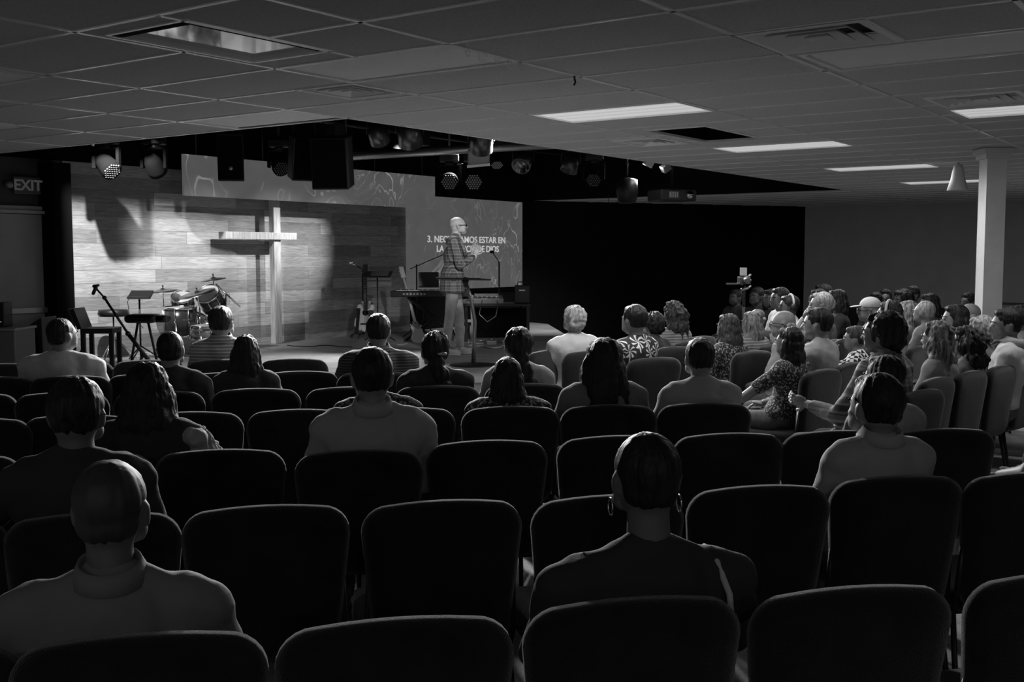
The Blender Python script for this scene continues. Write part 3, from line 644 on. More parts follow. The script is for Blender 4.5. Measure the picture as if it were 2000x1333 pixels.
# bass guitar leaning, pale neck
pb_ = st(826, 668); v0 = up(pb_, 818, 655); v1 = up(pb_, 785, 543)
t = thing('bass_guitar', 'bass guitar leaning on a stand with long pale neck, left of the keyboard', 'guitar', pb_)
v0 = Vector((v0.x, -.05, v0.z)); v1 = Vector((v1.x, .25, v1.z)); dv = (v1 - v0).normalized()
bm = nb(); cyl(bm, v0 + dv * .1, v1, .024, .019, 8); obj('neck', bm, M('maple_neck', .55, .35), t)
bm = nb(); R = dv.to_track_quat('Z', 'Y').to_matrix().to_4x4(); cushion(bm, guitar_outline(.72), .045, .01, Matrix.Translation(v0 + dv * .02) @ R); obj('body', bm, M('bass_body', .45, .25), t)
bm = nb(); box(bm, v1 + dv * .08, (.07, .02, .18), R.to_euler()); obj('headstock', bm, M('maple_neck', .55), t, smooth=False)
bm = nb()
for k in range(4): ell(bm, v1 + dv * (.02 + .04 * k) + Vector((-.045, 0, 0)), (.014, .008, .01), sub=1)
obj('tuning_pegs', bm, m_chrome, t)
t = thing('bass_stand', 'low black stand under the leaning bass guitar', 'stand', pb_ + Vector((0, .2, 0)))
bm = nb(); stand_tripod(bm, .5, .22, .3); box(bm, (0, -.1, .12), (.2, .2, .02)); obj('frame', bm, m_black, t)
# keyboard on a crossed stand with laptop
pk = st(845, 672) + Vector((0, .5, 0)); t = thing('keyboard_piano', 'black electronic keyboard behind the preacher on a crossed stand', 'keyboard', pk + up(pk, 842, 574), -.03)
bm = nb(); box(bm, (0, 0, 0), (1.15, .32, .09)); obj('case', bm, m_black, t, smooth=False, bevel=.01)
bm = nb(); box(bm, (0, -.05, .047), (1.0, .14, .012)); obj('white_keys', bm, m_white, t, smooth=False)
bm = nb()
for k in range(36):
    if k % 7 not in (2, 6): box(bm, (-.49 + k * .028, -.02, .058), (.012, .09, .012))
obj('black_keys', bm, m_black, t, smooth=False)
bm = nb()
for k in range(7): box(bm, (-.38 + k * .05, -.162, 0), (.03, .004, .02 + .006 * (k % 3)))
obj('front_marks', bm, M('panel_marks', .45), t, smooth=False)
hz = up(pk, 842, 574).z; t = thing('keyboard_stand', 'black crossed stand under the keyboard', 'stand', pk, -.03)
bm = nb()
for sy in (-.12, .12):
    for sx in (-1, 1): cyl(bm, (sx * .42, sy, .02), (-sx * .38, sy, hz - .06), .016)
for sx in (-1, 1): cyl(bm, (sx * .42, -.2, .02), (sx * .42, .2, .02), .016); cyl(bm, (-sx * .38, -.16, hz - .06), (-sx * .38, .16, hz - .06), .014)
obj('frame', bm, m_frame, t)
pl = pk + up(pk, 837, 565); t = thing('laptop', 'open dark laptop standing on the keyboard behind the preacher', 'laptop', pl + Vector((0, .05, .02)), .1)
bm = nb(); box(bm, (0, 0, .012), (.30, .22, .016)); obj('base', bm, m_black, t, smooth=False); bm = nb(); box(bm, (0, .13, .12), (.30, .012, .21), Euler((-.2, 0, 0))); obj('screen', bm, m_black, t, smooth=False)
t = thing('microphone_stand', 'thin boom microphone stand reaching over the keyboard in front of the screen', 'microphone stand', st(806, 668) + Vector((0, .75, 0)))
bm = nb(); stand_tripod(bm, 1.12); cyl(bm, (-.1, 0, 1.05), (.62, 0, 1.36), .007); obj('pole', bm, m_black, t); bm = nb(); ell(bm, (.64, 0, 1.37), (.03, .025, .025)); obj('microphone', bm, m_frame, t)
t = thing('microphone_stand', 'thin boom microphone stand in front of the right side of the screen', 'microphone stand', st(974, 660) + Vector((0, .6, 0)))
bm = nb(); stand_tripod(bm, 1.15); cyl(bm, (0, 0, 1.15), (-.1, 0, 1.3), .007); obj('pole', bm, m_black, t); bm = nb(); ell(bm, (-.11, 0, 1.31), (.04, .03, .025)); obj('microphone', bm, m_frame, t)
# table with mixer and small gear to the right of the preacher
pt = st(985, 668) + Vector((-.1, .3, 0)); t = thing('equipment_table', 'dark table with black cloth front to the right of the preacher', 'table', pt, -.02)
tz = up(pt, 985, 592).z
bm = nb(); box(bm, (0, 0, tz - .02), (.98, .6, .04)); obj('table_top', bm, m_black, t, smooth=False, bevel=.006)
for sx in (-1, 1):
    for sy in (-1, 1): bm = nb(); box(bm, (sx * .45, sy * .26, (tz - .04) / 2), (.04, .04, tz - .04)); obj('leg', bm, m_frame, t, smooth=False)
bm = nb(); box(bm, (.05, .1, tz * .45), (.78, .02, tz * .8)); obj('front_cloth', bm, m_matte, t, smooth=False)
q = pt + Vector((0, 0, tz)); t = thing('sound_mixer', 'silver topped sound mixer on the equipment table', 'mixer', q + Vector((-.28, -.05, .0)), .05)
bm = nb(); box(bm, (0, 0, .05), (.72, .34, .08), Euler((.12, 0, 0))); obj('case', bm, M('mixer_grey', .3, .4), t, smooth=False, bevel=.01)
bm = nb()
for k in range(9): box(bm, (-.3 + k * .07, -.06, .095), (.02, .02, .014)); box(bm, (-.3 + k * .07, .05, .11), (.014, .014, .014))
obj('faders', bm, m_chrome, t, smooth=False)
bm = nb(); box(bm, (.12, .02, .115), (.36, .24, .01), Euler((.12, 0, 0))); obj('top_plate', bm, m_chrome, t, smooth=False)
bm = nb(); tube(bm, [(.05, -.17, .05), (.0, -.3, -.15), (.12, -.32, -.26), (.24, -.3, -.18), (.28, -.2, .0), (.26, -.15, .06)], .008, 6); obj('cable', bm, m_steel, t)
t = thing('amplifier', 'small black amplifier box at the right end of the equipment table', 'amplifier', q + Vector((.36, 0, 0)))
bm = nb(); box(bm, (0, 0, .13), (.22, .22, .26)); obj('cabinet', bm, m_black, t, smooth=False, bevel=.01); bm = nb(); box(bm, (0, -.115, .19), (.09, .01, .02)); obj('name_plate', bm, m_steel, t, smooth=False)
bm = nb(); tube(bm, [(-.07, 0, .26), (-.06, 0, .31), (.06, 0, .31), (.07, 0, .26)], .008, 6); obj('handle', bm, m_black, t)
p = st(905, 668) + Vector((0, .2, 0)); t = thing('stool', 'small pale legged stool behind the preacher', 'stool', p)
bm = nb(); box(bm, (0, 0, .60), (.3, .26, .03)); obj('seat', bm, m_dwood, t, smooth=False, bevel=.006)
for sx in (-1, 1):
    for sy in (-1, 1): bm = nb(); cyl(bm, (sx * .13, sy * .1, 0), (sx * .11, sy * .09, .59), .014); obj('leg', bm, M('pale_steel', .5, .4), t)
bm = nb(); box(bm, (0, -.1, .3), (.24, .015, .04)); obj('rung', bm, M('pale_steel', .5, .4), t, smooth=False)
for i, (px, py) in enumerate(((935, 676), (958, 672), (985, 670), (915, 680))):
    p = st(px, py); t = thing('effects_pedal', ('effects pedal nearest the lectern base among the floor gear', 'effects pedal in the middle of the floor gear right of the lectern', 'rightmost effects pedal of the floor gear', 'leftmost effects pedal of the floor gear')[i], 'pedal', p, .2 * i, 'effects pedals')
    bm = nb(); box(bm, (0, 0, .03), (.14, .2, .06), Euler((.1, 0, 0))); obj('case', bm, M('pedal_paint', .35, .35, .4), t, smooth=False, bevel=.008); bm = nb(); cyl(bm, (0, -.05, .06), (0, -.05, .08), .014); cyl(bm, (.03, .05, .06), (.03, .05, .08), .01); obj('knobs', bm, m_chrome, t)
def cable(pts, label, mat=m_frame, r=.006):
    bm = nb(); P_ = [st(x, y) + Vector((0, 0, r)) for x, y in pts]; Q = []
    for a_, b_ in zip(P_, P_[1:]):
        for k in range(6): Q.append(a_.lerp(b_, k / 6) + Vector((math.sin(k) * .02, math.cos(k * 1.3) * .03, 0)))
    tube(bm, Q, r, 6); tag(obj('cable', bm, mat), label, 'cable', 'cables on the stage')
cable([(910, 684), (940, 678), (965, 682), (990, 676), (1020, 672)], 'pale cable lying across the floor gear right of the lectern', M('pale_cable', .5, .5), .012)
cable([(770, 585 + 80), (780, 668), (795, 672), (775, 676)], 'cable on the floor between the two guitars', M('pale_cable', .5, .5))
cable([(560, 676), (590, 678), (640, 676), (700, 680)], 'black cable along the foot of the plank wall', m_black)
cable([(230, 690), (260, 686), (300, 694), (330, 690)], 'pale cable curled under the microphone boom', M('pale_cable', .5, .5), .01)
# lectern in front of the preacher
p = st(925, 714); t = thing('lectern', 'slim black lectern with a curved silver pole in front of the preacher', 'lectern', p)
bm = nb(); lathe(bm, [(0, .03), (.05, .03), (.27, .012), (.28, 0), (0, 0)]); obj('base', bm, m_black, t)
top = up(p, 909, 548)
bm = nb(); tube(bm, [(0, 0, .02), (.005, 0, .3), Vector(up(p, 928, 630)), Vector(up(p, 919, 580)), top], [.026, .024, .022, .02, .018], 12); obj('pole', bm, M('satin_pole', .22, .3, .7), t)
bm = nb(); box(bm, (top.x - .03, 0, top.z + .015), (.56, .38, .014), Euler((-.06, .0, -.3))); obj('desk', bm, m_black, t, smooth=False, bevel=.004)
bm = nb(); box(bm, (top.x - .2, -.13, top.z + .035), (.22, .14, .01), Euler((-.06, .0, -.3))); obj('papers', bm, f_light, t, smooth=False)
bm = nb(); cap(bm, (top.x, 0, top.z), (top.x, 0, top.z - .06), .04, .025); obj('hinge', bm, m_black, t)

# drum kit
pd = st(378, 694)
def dpt(px, py, dy=0.): v = at_d(px, py, pd.y + dy); return v
def cymbal(px, py, dy, r, tilt, rz, label, base):
    c = dpt(px, py, dy); bp = dpt(base[0], 690, dy); bp.z = STZ
    t = thing('cymbal', label, 'cymbal', bp, 0, 'cymbals of the drum kit'); c = c - bp
    E_ = Euler((tilt[0], tilt[1], 0))
    bm = nb(); lathe(bm, [(0, .022), (.02, .02), (.035, .006), (r * .6, -.004), (r, -.018), (r, -.020), (r * .6, -.008), (.03, 0), (0, .0)], c, E_, 36); obj('disc', bm, m_brass, t)
    bm = nb(); j = Vector((0, 0, c.z * .75)); tube(bm, [(0, 0, .1), j], .011, 8); tube(bm, [j, c + Vector((0, 0, .05))], .007, 8)
    for k in range(3):
        a = k * 2.09 + .4; cyl(bm, (0, 0, .28), (.25 * math.cos(a), .25 * math.sin(a), .01), .008)
    obj('stand', bm, m_chrome, t)
    bm = nb(); ell(bm, c + Vector((0, 0, .045)), (.012, .012, .015), sub=2); obj('wing_nut', bm, m_black, t); return t
cymbal(318, 566, .0, .185, (.12, -.05), 0, 'left cymbal of the drum kit, level, nearest the electronic pad', (322,))
cymbal(384, 571, -.2, .23, (.2, -.22), 0, 'wide middle cymbal of the drum kit, tilted up to the right', (392,))
cymbal(416, 544, .15, .165, (.1, -.12), 0, 'highest cymbal of the drum kit, at the right', (421,))
def drum(name, c, r, h_, E_, label, shell, legs=0, floor_z=STZ):
    bp = Vector((c.x, c.y, floor_z)); t = thing(name, label, 'drum', bp, 0, 'drums of the kit'); c = c - bp
    bm = nb(); lathe(bm, [(r * .97, -h_ / 2), (r, -h_ / 2), (r, h_ / 2), (r * .97, h_ / 2), (r * .97, -h_ / 2)], c, E_, 36); shl_ = obj('shell', bm, shell, t)
    bm = nb(); lathe(bm, [(0, h_ / 2 - .004), (r * .98, h_ / 2), (r * .98, h_ / 2 - .01), (0, h_ / 2 - .014)], c, E_, 36); obj('drumhead', bm, M('drumhead', .5, .45), t)
    bm = nb(); lathe(bm, [(0, -h_ / 2 + .004), (r * .98, -h_ / 2), (r * .98, -h_ / 2 + .01), (0, -h_ / 2 + .014)], c, E_, 36); obj('drumhead', bm, M('drumhead', .5, .45), t)
    R = E_.to_matrix()
    for sz in (-1, 1):
        bm = nb(); lathe(bm, [(r * .99, sz * h_ / 2 - .012), (r * 1.05, sz * h_ / 2 - .012), (r * 1.05, sz * h_ / 2 + .012), (r * .99, sz * h_ / 2 + .012), (r * .99, sz * h_ / 2 - .012)], c, E_, 36); obj('hoop', bm, m_chrome, t)
    for k in range(8):
        bm = nb(); a = k * math.pi / 4; q0 = R @ Vector((r * 1.05 * math.cos(a), r * 1.05 * math.sin(a), -h_ / 2)); q1 = R @ Vector((r * 1.05 * math.cos(a), r * 1.05 * math.sin(a), h_ / 2)); cyl(bm, c + q0, c + q1, .004, seg=6); m_ = (q0 + q1) / 2; ell(bm, c + m_, (.014, .014, .03), sub=1); obj('lug', bm, m_chrome, shl_)
    for k in range(legs):
        a = k * 2.09 + .6; bm = nb(); cyl(bm, (c.x + r * 1.05 * math.cos(a), c.y + r * 1.05 * math.sin(a), c.z), (c.x + r * 1.1 * math.cos(a), c.y + r * 1.1 * math.sin(a), .01), .009); obj('leg', bm, m_chrome, t)
    return t
m_shell = M('drum_shell', .035, .2)
drum('bass_drum', dpt(372, 652, .35) + Vector((0, 0, 0)), .27, .42, Euler((math.pi / 2, 0, .15)), 'large bass drum lying on its side at the centre of the kit', m_shell)
drum('floor_tom', dpt(352, 628, -.25), .20, .34, Euler((0.05, 0, 0)), 'floor tom with chrome hoops at the front of the drum kit', m_shell, 3)
drum('snare_drum', dpt(398, 648, -.3), .17, .15, Euler((.08, .05, 0)), 'shallow snare drum beside the floor tom', M('snare_shell', .4, .25, .8), 3)
t = drum('tom_drum', dpt(412, 586, 0), .15, .22, Euler((.75, -.28, 0)), 'tilted tom drum with pale head under the highest cymbal', m_shell)
bm = nb(); cyl(bm, (0, .05, dpt(412, 590, 0).z - STZ - .05), (0, .08, .02), .012)
for k in range(3): cyl(bm, (0, .08, .25), (.2 * math.cos(k * 2.1), .08 + .2 * math.sin(k * 2.1), .01), .008)
obj('mount', bm, m_chrome, t)
t = drum('tom_drum', dpt(357, 592, .2), .14, .18, Euler((.5, .1, 0)), 'small tom drum between the left and middle cymbals', m_shell)
bm = nb(); cyl(bm, (0, .0, dpt(357, 592, .2).z - STZ - .05), (0, 0, .02), .012)
for k in range(3): cyl(bm, (0, 0, .25), (.2 * math.cos(k * 2.1), .2 * math.sin(k * 2.1), .01), .008)
obj('mount', bm, m_chrome, t)
p = dpt(442, 600, .1); bp = dpt(440, 690, .1); bp.z = STZ; t = thing('boom_stand', 'chrome boom rod slanting down to the right beside the highest cymbal', 'stand', bp)
bm = nb(); a_ = dpt(421, 555, .1) - bp; b_ = dpt(469, 600, .1) - bp; cyl(bm, a_, b_, .011); cyl(bm, dpt(441, 574, .1) - bp, (0, 0, .02), .011)
for k in range(3): cyl(bm, (0, 0, .25), (.22 * math.cos(k * 2.1), .22 * math.sin(k * 2.1), .01), .008)
obj('rods', bm, m_chrome, t)
p = st(212, 690) + Vector((.05, .5, 0)); 
p = Vector((at_d(222, 640, 13.2).x, 13.2, STZ)); t = thing('drum_throne', 'round drum seat just behind the small black table', 'stool', p)
bm = nb(); lathe(bm, [(0, .52), (.16, .52), (.18, .55), (.17, .60), (0, .61)]); obj('seat', bm, m_black, t); bm = nb(); stand_tripod(bm, .53, .25, .28); obj('tripod', bm, m_chrome, t)
# electronic pad on a pole, bench
p = Vector((at_d(275, 690, 13.0).x, 13.0, STZ)); t = thing('drum_pad', 'electronic drum pad on a thin pole left of the cymbals', 'drum pad', p); tp = up(p, 275, 576)
bm = nb(); box(bm, (tp.x, 0, tp.z), (.26, .2, .035), Euler((.35, 0, .1))); obj('pad', bm, m_black, t, smooth=False, bevel=.006)
bm = nb(); box(bm, (tp.x, -.085, tp.z - .032), (.26, .02, .03), Euler((.35, 0, .1))); obj('front_strip', bm, m_steel, t, smooth=False)
bm = nb(); stand_tripod(bm, tp.z, .24); obj('pole', bm, m_black, t)
bm = nb(); tube(bm, [(tp.x - .1, 0, tp.z), (tp.x - .16, 0, tp.z - .08), (tp.x - .14, 0, tp.z - .25), (tp.x - .05, 0, tp.z - .32), (tp.x + .02, 0, tp.z - .4)], .004, 6); obj('cable', bm, m_black, t)
p = Vector((at_d(281, 690, 12.7).x, 12.7, STZ)); t = thing('keyboard_bench', 'black padded bench with crossed legs behind the boom stand', 'bench', p); tz = up(p, 280, 622).z
bm = nb(); cushion(bm, rrect(.36, .36, -.05, .05, .045), .26, .02, Matrix.Translation((0, 0, tz))); obj('seat', bm, m_black, t)
bm = nb(); cushion(bm, rrect(.2, .2, -.04, .04, .035), .2, .02, Matrix.Translation((.2, .0, tz - .005))); obj('arm_pad', bm, m_black, t)
for sx in (-1, 1): bm = nb(); cyl(bm, (sx * .06, 0, tz - .05), (sx * .12, sx * .1, .0), .015); obj('leg', bm, m_frame, t)
# big boom microphone stand
p = Vector((at_d(292, 705, 12.0).x, 12.0, STZ)); t = thing('microphone_stand', 'long black microphone boom slanting up to the left in front of the plank wall', 'microphone stand', p)
a_ = up(p, 187, 563); b_ = up(p, 204, 582); c_ = up(p, 250, 652); d_2 = up(p, 291, 705)
bm = nb(); cyl(bm, a_, b_, .010); cyl(bm, b_, c_, .014); cyl(bm, c_, Vector((d_2.x, 0, d_2.z)), .022); ell(bm, c_, (.03,) * 3, sub=2); ell(bm, b_, (.025,) * 3, sub=2); obj('boom', bm, m_black, t)
m_ = c_.lerp(Vector((d_2.x, 0, d_2.z)), .75)
bm = nb(); cyl(bm, m_, (m_.x - .08, .0, .02), .016)
for k in range(3): cyl(bm, (m_.x - .08, 0, .1), (m_.x - .08 + .3 * math.cos(k * 2.1), .3 * math.sin(k * 2.1), .01), .009)
obj('legs', bm, m_black, t)
bm = nb(); cap(bm, a_, a_ + Vector((-.03, 0, -.06)), .022, .018); cap(bm, a_ + Vector((-.02, 0, .02)), a_ + Vector((.03, 0, .03)), .018, .014); obj('microphone', bm, m_black, t)
# small black table with paper and an open laptop
p = Vector((at_d(199, 690, 12.4).x, 12.4, STZ)); t = thing('small_table', 'small black square table on the stage left of the microphone boom', 'table', p, .05); tz = up(p, 200, 640).z; wq = 62 * 12.4 / FPX
bm = nb(); box(bm, (0, 0, tz - .03), (wq, .34, .06)); obj('table_top', bm, m_black, t, smooth=False, bevel=.008)
for sx in (-1, 1):
    for sy in (-1, 1): bm = nb(); box(bm, (sx * (wq / 2 - .025), sy * .14, (tz - .06) / 2), (.045, .045, tz - .06)); obj('leg', bm, m_black, t, smooth=False)
t = thing('paper_sheet', 'white sheet of paper lying on the small black table', 'paper', p + Vector((-.03, -.02, tz + .002))); bm = nb(); box(bm, (0, 0, 0), (.2, .14, .003), Euler((0, 0, .2))); obj('sheet', bm, f_white, t, smooth=False)
p = Vector((at_d(160, 690, 12.5).x, 12.5, STZ)); t = thing('music_stand', 'music stand with black slanted tray and pages beside the small black table', 'music stand', p); tz = up(p, 158, 622).z
bm = nb(); stand_tripod(bm, tz, .2); obj('pole', bm, m_black, t)
bm = nb(); box(bm, (0, 0, tz), (.05, .32, .24), Euler((0, -.35, 0))); obj('tray', bm, m_black, t, smooth=False); bm = nb(); box(bm, (-.06, 0, tz + .02), (.006, .22, .2), Euler((0, -.35, 0))); obj('pages', bm, f_light, t, smooth=False)
# left corner: grey cabinet, device on it, wedge monitor
p = Vector((at_d(10, 690, 11.6).x, 11.6, 0)); t = thing('grey_cabinet', 'grey boxy cabinet at the left edge below the door', 'cabinet', p); tz = up(p, 10, 641).z
bm = nb(); box(bm, (-.1, 0, tz / 2), (.64, .5, tz - .02)); obj('body', bm, M('cabinet_grey', .16, .6), t, smooth=False, bevel=.01); bm = nb(); box(bm, (-.1, 0, tz + .0), (.67, .53, .025)); obj('top', bm, M('cabinet_top', .28, .5), t, smooth=False, bevel=.004)
t = thing('desk_device', 'dark upright device with a chrome handle on the grey cabinet', 'device', p + Vector((-.03, 0, tz + .014)))
bm = nb(); box(bm, (0, 0, .13), (.16, .2, .26)); obj('case', bm, m_black, t, smooth=False, bevel=.01); bm = nb(); tube(bm, [(-.09, -.11, .04), (-.02, -.13, .05), (.06, -.12, .06)], .01, 8); obj('handle', bm, m_chrome, t)
p = Vector((at_d(74, 690, 12.2).x, 12.2, 0)); t = thing('floor_monitor', 'wedge shaped dark floor speaker left of the black post', 'speaker', p); s_ = 12.2 / FPX
tz = up(p, 76, 618).z; bm = nb(); z9 = tz
v = [(-.12, .0, z9 - .16), (.14, .0, z9), (.16, .0, 0), (-.14, .0, 0)]
f0 = [bm.verts.new((a_, -.2, c_)) for a_, b_, c_ in v]; f1 = [bm.verts.new((a_, .2, c_)) for a_, b_, c_ in v]; bm.faces.new(f0); bm.faces.new(f1[::-1])
for k in range(4): bm.faces.new((f0[k], f1[k], f1[(k + 1) % 4], f0[(k + 1) % 4]))
obj('cabinet', bm, m_black, t, smooth=False, bevel=.01); bm = nb(); box(bm, (.0, -.205, z9 * .5), (.2, .01, z9 * .6)); obj('grille', bm, m_matte, t, smooth=False)
# camera on a gimbal stand, far right of the stage
p = Vector((at_d(1452, 640, 12.2).x, 12.2, 0)); t = thing('camera_rig', 'video camera on a gimbal pole standing before the black wall', 'camera', p)
bm = nb(); stand_tripod(bm, up(p, 1452, 570).z, .35, .5); cyl(bm, (0, 0, 1.1), up(p, 1452, 556), .02); obj('pole', bm, m_black, t)
a_ = up(p, 1453, 548); bm = nb(); box(bm, a_, (.12, .16, .08)); cyl(bm, a_ + Vector((0, -.08, 0)), a_ + Vector((0, -.2, 0)), .035); cyl(bm, a_ + Vector((-.2, 0, -.04)), a_ + Vector((.02, 0, -.04)), .012); obj('camera_body', bm, M('camera_black', .05, .3), t, smooth=False, bevel=.008)
bm = nb(); box(bm, up(p, 1452, 531), (.075, .03, .09)); obj('monitor', bm, M('monitor_glow', .3, .4, emit=.06), t, smooth=False, bevel=.006)
for y in (541, 551, 563): 
    bm = nb(); c = up(p, 1455, y); tube(bm, [c + Vector((-.05, -.03, -.02)), c + Vector((.02, -.05, 0)), c + Vector((.06, 0, .02))], .014, 8); obj('gimbal_arm', bm, m_steel, t)
# ---------------------------------------------------------------- chairs
def build_chair(label, group):
    t = thing('padded_chair', label, 'chair', (0, 0, 0), 0, group)
    bk = Matrix.Translation((0, -.235, .45)) @ Matrix.Rotation(math.radians(6.5), 4, 'X') @ Matrix.Translation((0, 0, -.45))
    bm = nb(); cushion(bm, rrect(.44, .505, .40, .90, .085, .010), .07, .022, bk, .006); obj('backrest', bm, m_chair, t)
    bm = nb(); cushion(bm, rrect(.50, .46, -.24, .24, .07), .085, .022, Matrix.Translation((0, .01, .43)) @ Matrix.Rotation(math.pi / 2, 4, 'X'), .01); obj('seat', bm, m_chair, t)
    for sx in (-1, 1):
        bm = nb(); tube(bm, [(sx * .225, .20, .40), (sx * .235, .23, .2), (sx * .24, .25, .0)], .011, 8); obj('leg', bm, m_frame, t)
        bm = nb(); tube(bm, [(sx * .225, -.2, .42), (sx * .235, -.24, .2), (sx * .24, -.29, .0)], .011, 8); obj('leg', bm, m_frame, t)
        bm = nb(); tube(bm, [(sx * .225, .20, .385), (sx * .225, -.2, .385), (sx * .235, -.235, .47), (sx * .225, -.262, .70)], .011, 8); obj('side_frame', bm, m_frame, t)
    bm = nb(); cyl(bm, (-.225, -.19, .39), (.225, -.19, .39), .009); cyl(bm, (-.225, .19, .385), (.225, .19, .385), .009); obj('cross_bar', bm, m_frame, t)
    return t
ORD = ['first', 'second', 'third', 'fourth', 'fifth', 'sixth', 'seventh', 'eighth', 'ninth', 'tenth', 'eleventh', 'twelfth', 'thirteenth', 'fourteenth', 'fifteenth', 'sixteenth']
chair0 = build_chair('padded chair', 'padded chairs in the centre block'); used = [False]
def chair(px, py, yaw, label, group, loc=None):
    if loc is None:
        P = at_z(px, py, .905); off = Euler((0, 0, yaw)).to_matrix() @ Vector((0, -.287, 0)); loc = P - off; loc.z = 0
    if not used[0]: used[0] = True; r = chair0; r.location = loc; r.rotation_euler = (0, 0, yaw); r['label'] = label
    else: r = dup(chair0, loc, yaw, label)
    r['group'] = group; return r
rows = [(12, [(-225, 1272), (272, 1243), (775, 1212), (1240, 1172), (1668, 1150), (2075, 1122)], 'row nearest the camera'),
        (12, [(-165, 1020), (180, 1005), (520, 990), (865, 980), (1190, 970), (1485, 951), (1755, 932), (2010, 925)], 'second row from the camera'),
        (10, [(-95, 892), (165, 887), (430, 880), (702, 881), (953, 862), (1203, 853), (1425, 848), (1635, 843), (1843, 839)], 'third row from the camera'),
        (8, [(-50, 819), (150, 812), (372, 806), (582, 801), (792, 798), (998, 795), (1190, 792), (1377, 788)], 'fourth row from the camera'),
        (9, [(-60, 770), (120, 768), (310, 765), (500, 760), (682, 757), (855, 754), (1028, 750)], 'fifth row from the camera'),
        (9, [(-13, 737), (137, 735), (287, 731), (437, 729), (586, 726), (733, 727)], 'sixth row from the camera'),
        (10, [(10, 711), (150, 706), (290, 704), (432, 703), (574, 701)], 'front row before the stage')]
for yaw, cs, rn in rows:
    for i, (x, y) in enumerate(cs):
        chair(x, y, math.radians(yaw), 'charcoal padded chair, %s from the left in the %s' % (ORD[i], rn), 'padded chairs in the centre block')
# ---------------------------------------------------------------- people
def remesh(bm, voxel, smooth=6):
    me = bpy.data.meshes.new('tmp'); bm.to_mesh(me); bm.free()
    o = bpy.data.objects.new('tmp', me); C.objects.link(o)
    m = o.modifiers.new('r', 'REMESH'); m.mode = 'VOXEL'; m.voxel_size = voxel
    s = o.modifiers.new('s', 'SMOOTH'); s.iterations = smooth; s.factor = .5
    dg = bpy.context.evaluated_depsgraph_get(); out = bpy.data.meshes.new_from_object(o.evaluated_get(dg))
    bpy.data.objects.remove(o); bpy.data.meshes.remove(me); return out
def hand(bm, wr, d, palm_n, curl=.5, s=1., side=1):
    d = Vector(d).normalized(); n = Vector(palm_n); n = (n - d * n.dot(d)).normalized(); x = d.cross(n) * side   # x: towards the thumb
    wr = Vector(wr)
    R = Matrix((x, d, n)).transposed().to_euler()
    ell(bm, wr + d * .045 * s, (.040 * s, .052 * s, .017 * s), R, 2)
    for i, (ox, ln) in enumerate(((.027, .068), (.009, .076), (-.009, .070), (-.026, .054))):
        p = wr + d * (.082 * s) + x * ox * s; q = d.copy(); L_ = ln * s
        for k, f in enumerate((.45, .3, .25)):
            a = curl * (.5 + .5 * k); q = (q * math.cos(a) + n * math.sin(a)).normalized(); e_ = p + q * L_ * f
            cap(bm, p, e_, (.0090 - .001 * k) * s, (.0082 - .001 * k) * s, 8); p = e_
    p = wr + d * .03 * s + x * .032 * s; q = (x * .75 + d * .6 + n * .25).normalized(); e_ = p + q * .035 * s; cap(bm, p, e_, .012 * s, .010 * s, 8)
    q = (q * .5 + d * .7 + n * .3).normalized(); cap(bm, e_, e_ + q * .03 * s, .010 * s, .008 * s, 8)
def head_parts(bm, c, R, s, nose=True, beard=False):
    T = lambda v: c + R @ (Vector(v) * s)
    E_ = R.to_euler()
    def e(v, r): ell(bm, T(v), [q * s for q in r], E_, 3)
    e((0, -.012, .03), (.076, .094, .085)); e((0, .035, .015), (.066, .060, .075)); e((0, .038, -.045), (.052, .052, .055)); e((0, .06, -.085), (.028, .028, .022)); e((0, -.02, -.03), (.066, .07, .05))
    for sx in (-1, 1): e((sx * .045, .055, -.055), (.022, .032, .03)); e((sx * .03, .083, .022), (.024, .012, .009)); e((sx * .032, .085, .0), (.014, .011, .010)); e((sx * .040, .072, -.02), (.022, .02, .018))
    e((0, .098, -.012), (.012, .018, .022)); e((0, .112, -.022), (.014, .013, .011)); e((0, .094, .008), (.010, .014, .02))
    e((0, .089, -.052), (.024, .012, .007)); e((0, .086, -.062), (.020, .012, .008))
    if beard: e((0, .06, -.075), (.045, .042, .035))
    for sx in (-1, 1):
        e((sx * .079, -.005, -.008), (.010, .020, .031)); e((sx * .084, -.012, .008), (.007, .016, .016)); e((sx * .076, .004, -.03), (.007, .009, .012))
def strands(me, c, amp, k, seed=0., wav=6.):
    for v in me.vertices:
        d = v.co - c; th = math.atan2(d.x, d.y)
        n = noise.noise(Vector((th * k * .35, d.z * 2.2 + seed, math.sin(d.z * wav) * .6 + seed))); n2 = noise.noise(v.co * 38 + Vector((seed, 0, 0)))
        r = Vector((d.x, d.y, d.z * .3)).normalized(); v.co += r * (amp * n * 1.0 + amp * .5 * n2)
PER = {}
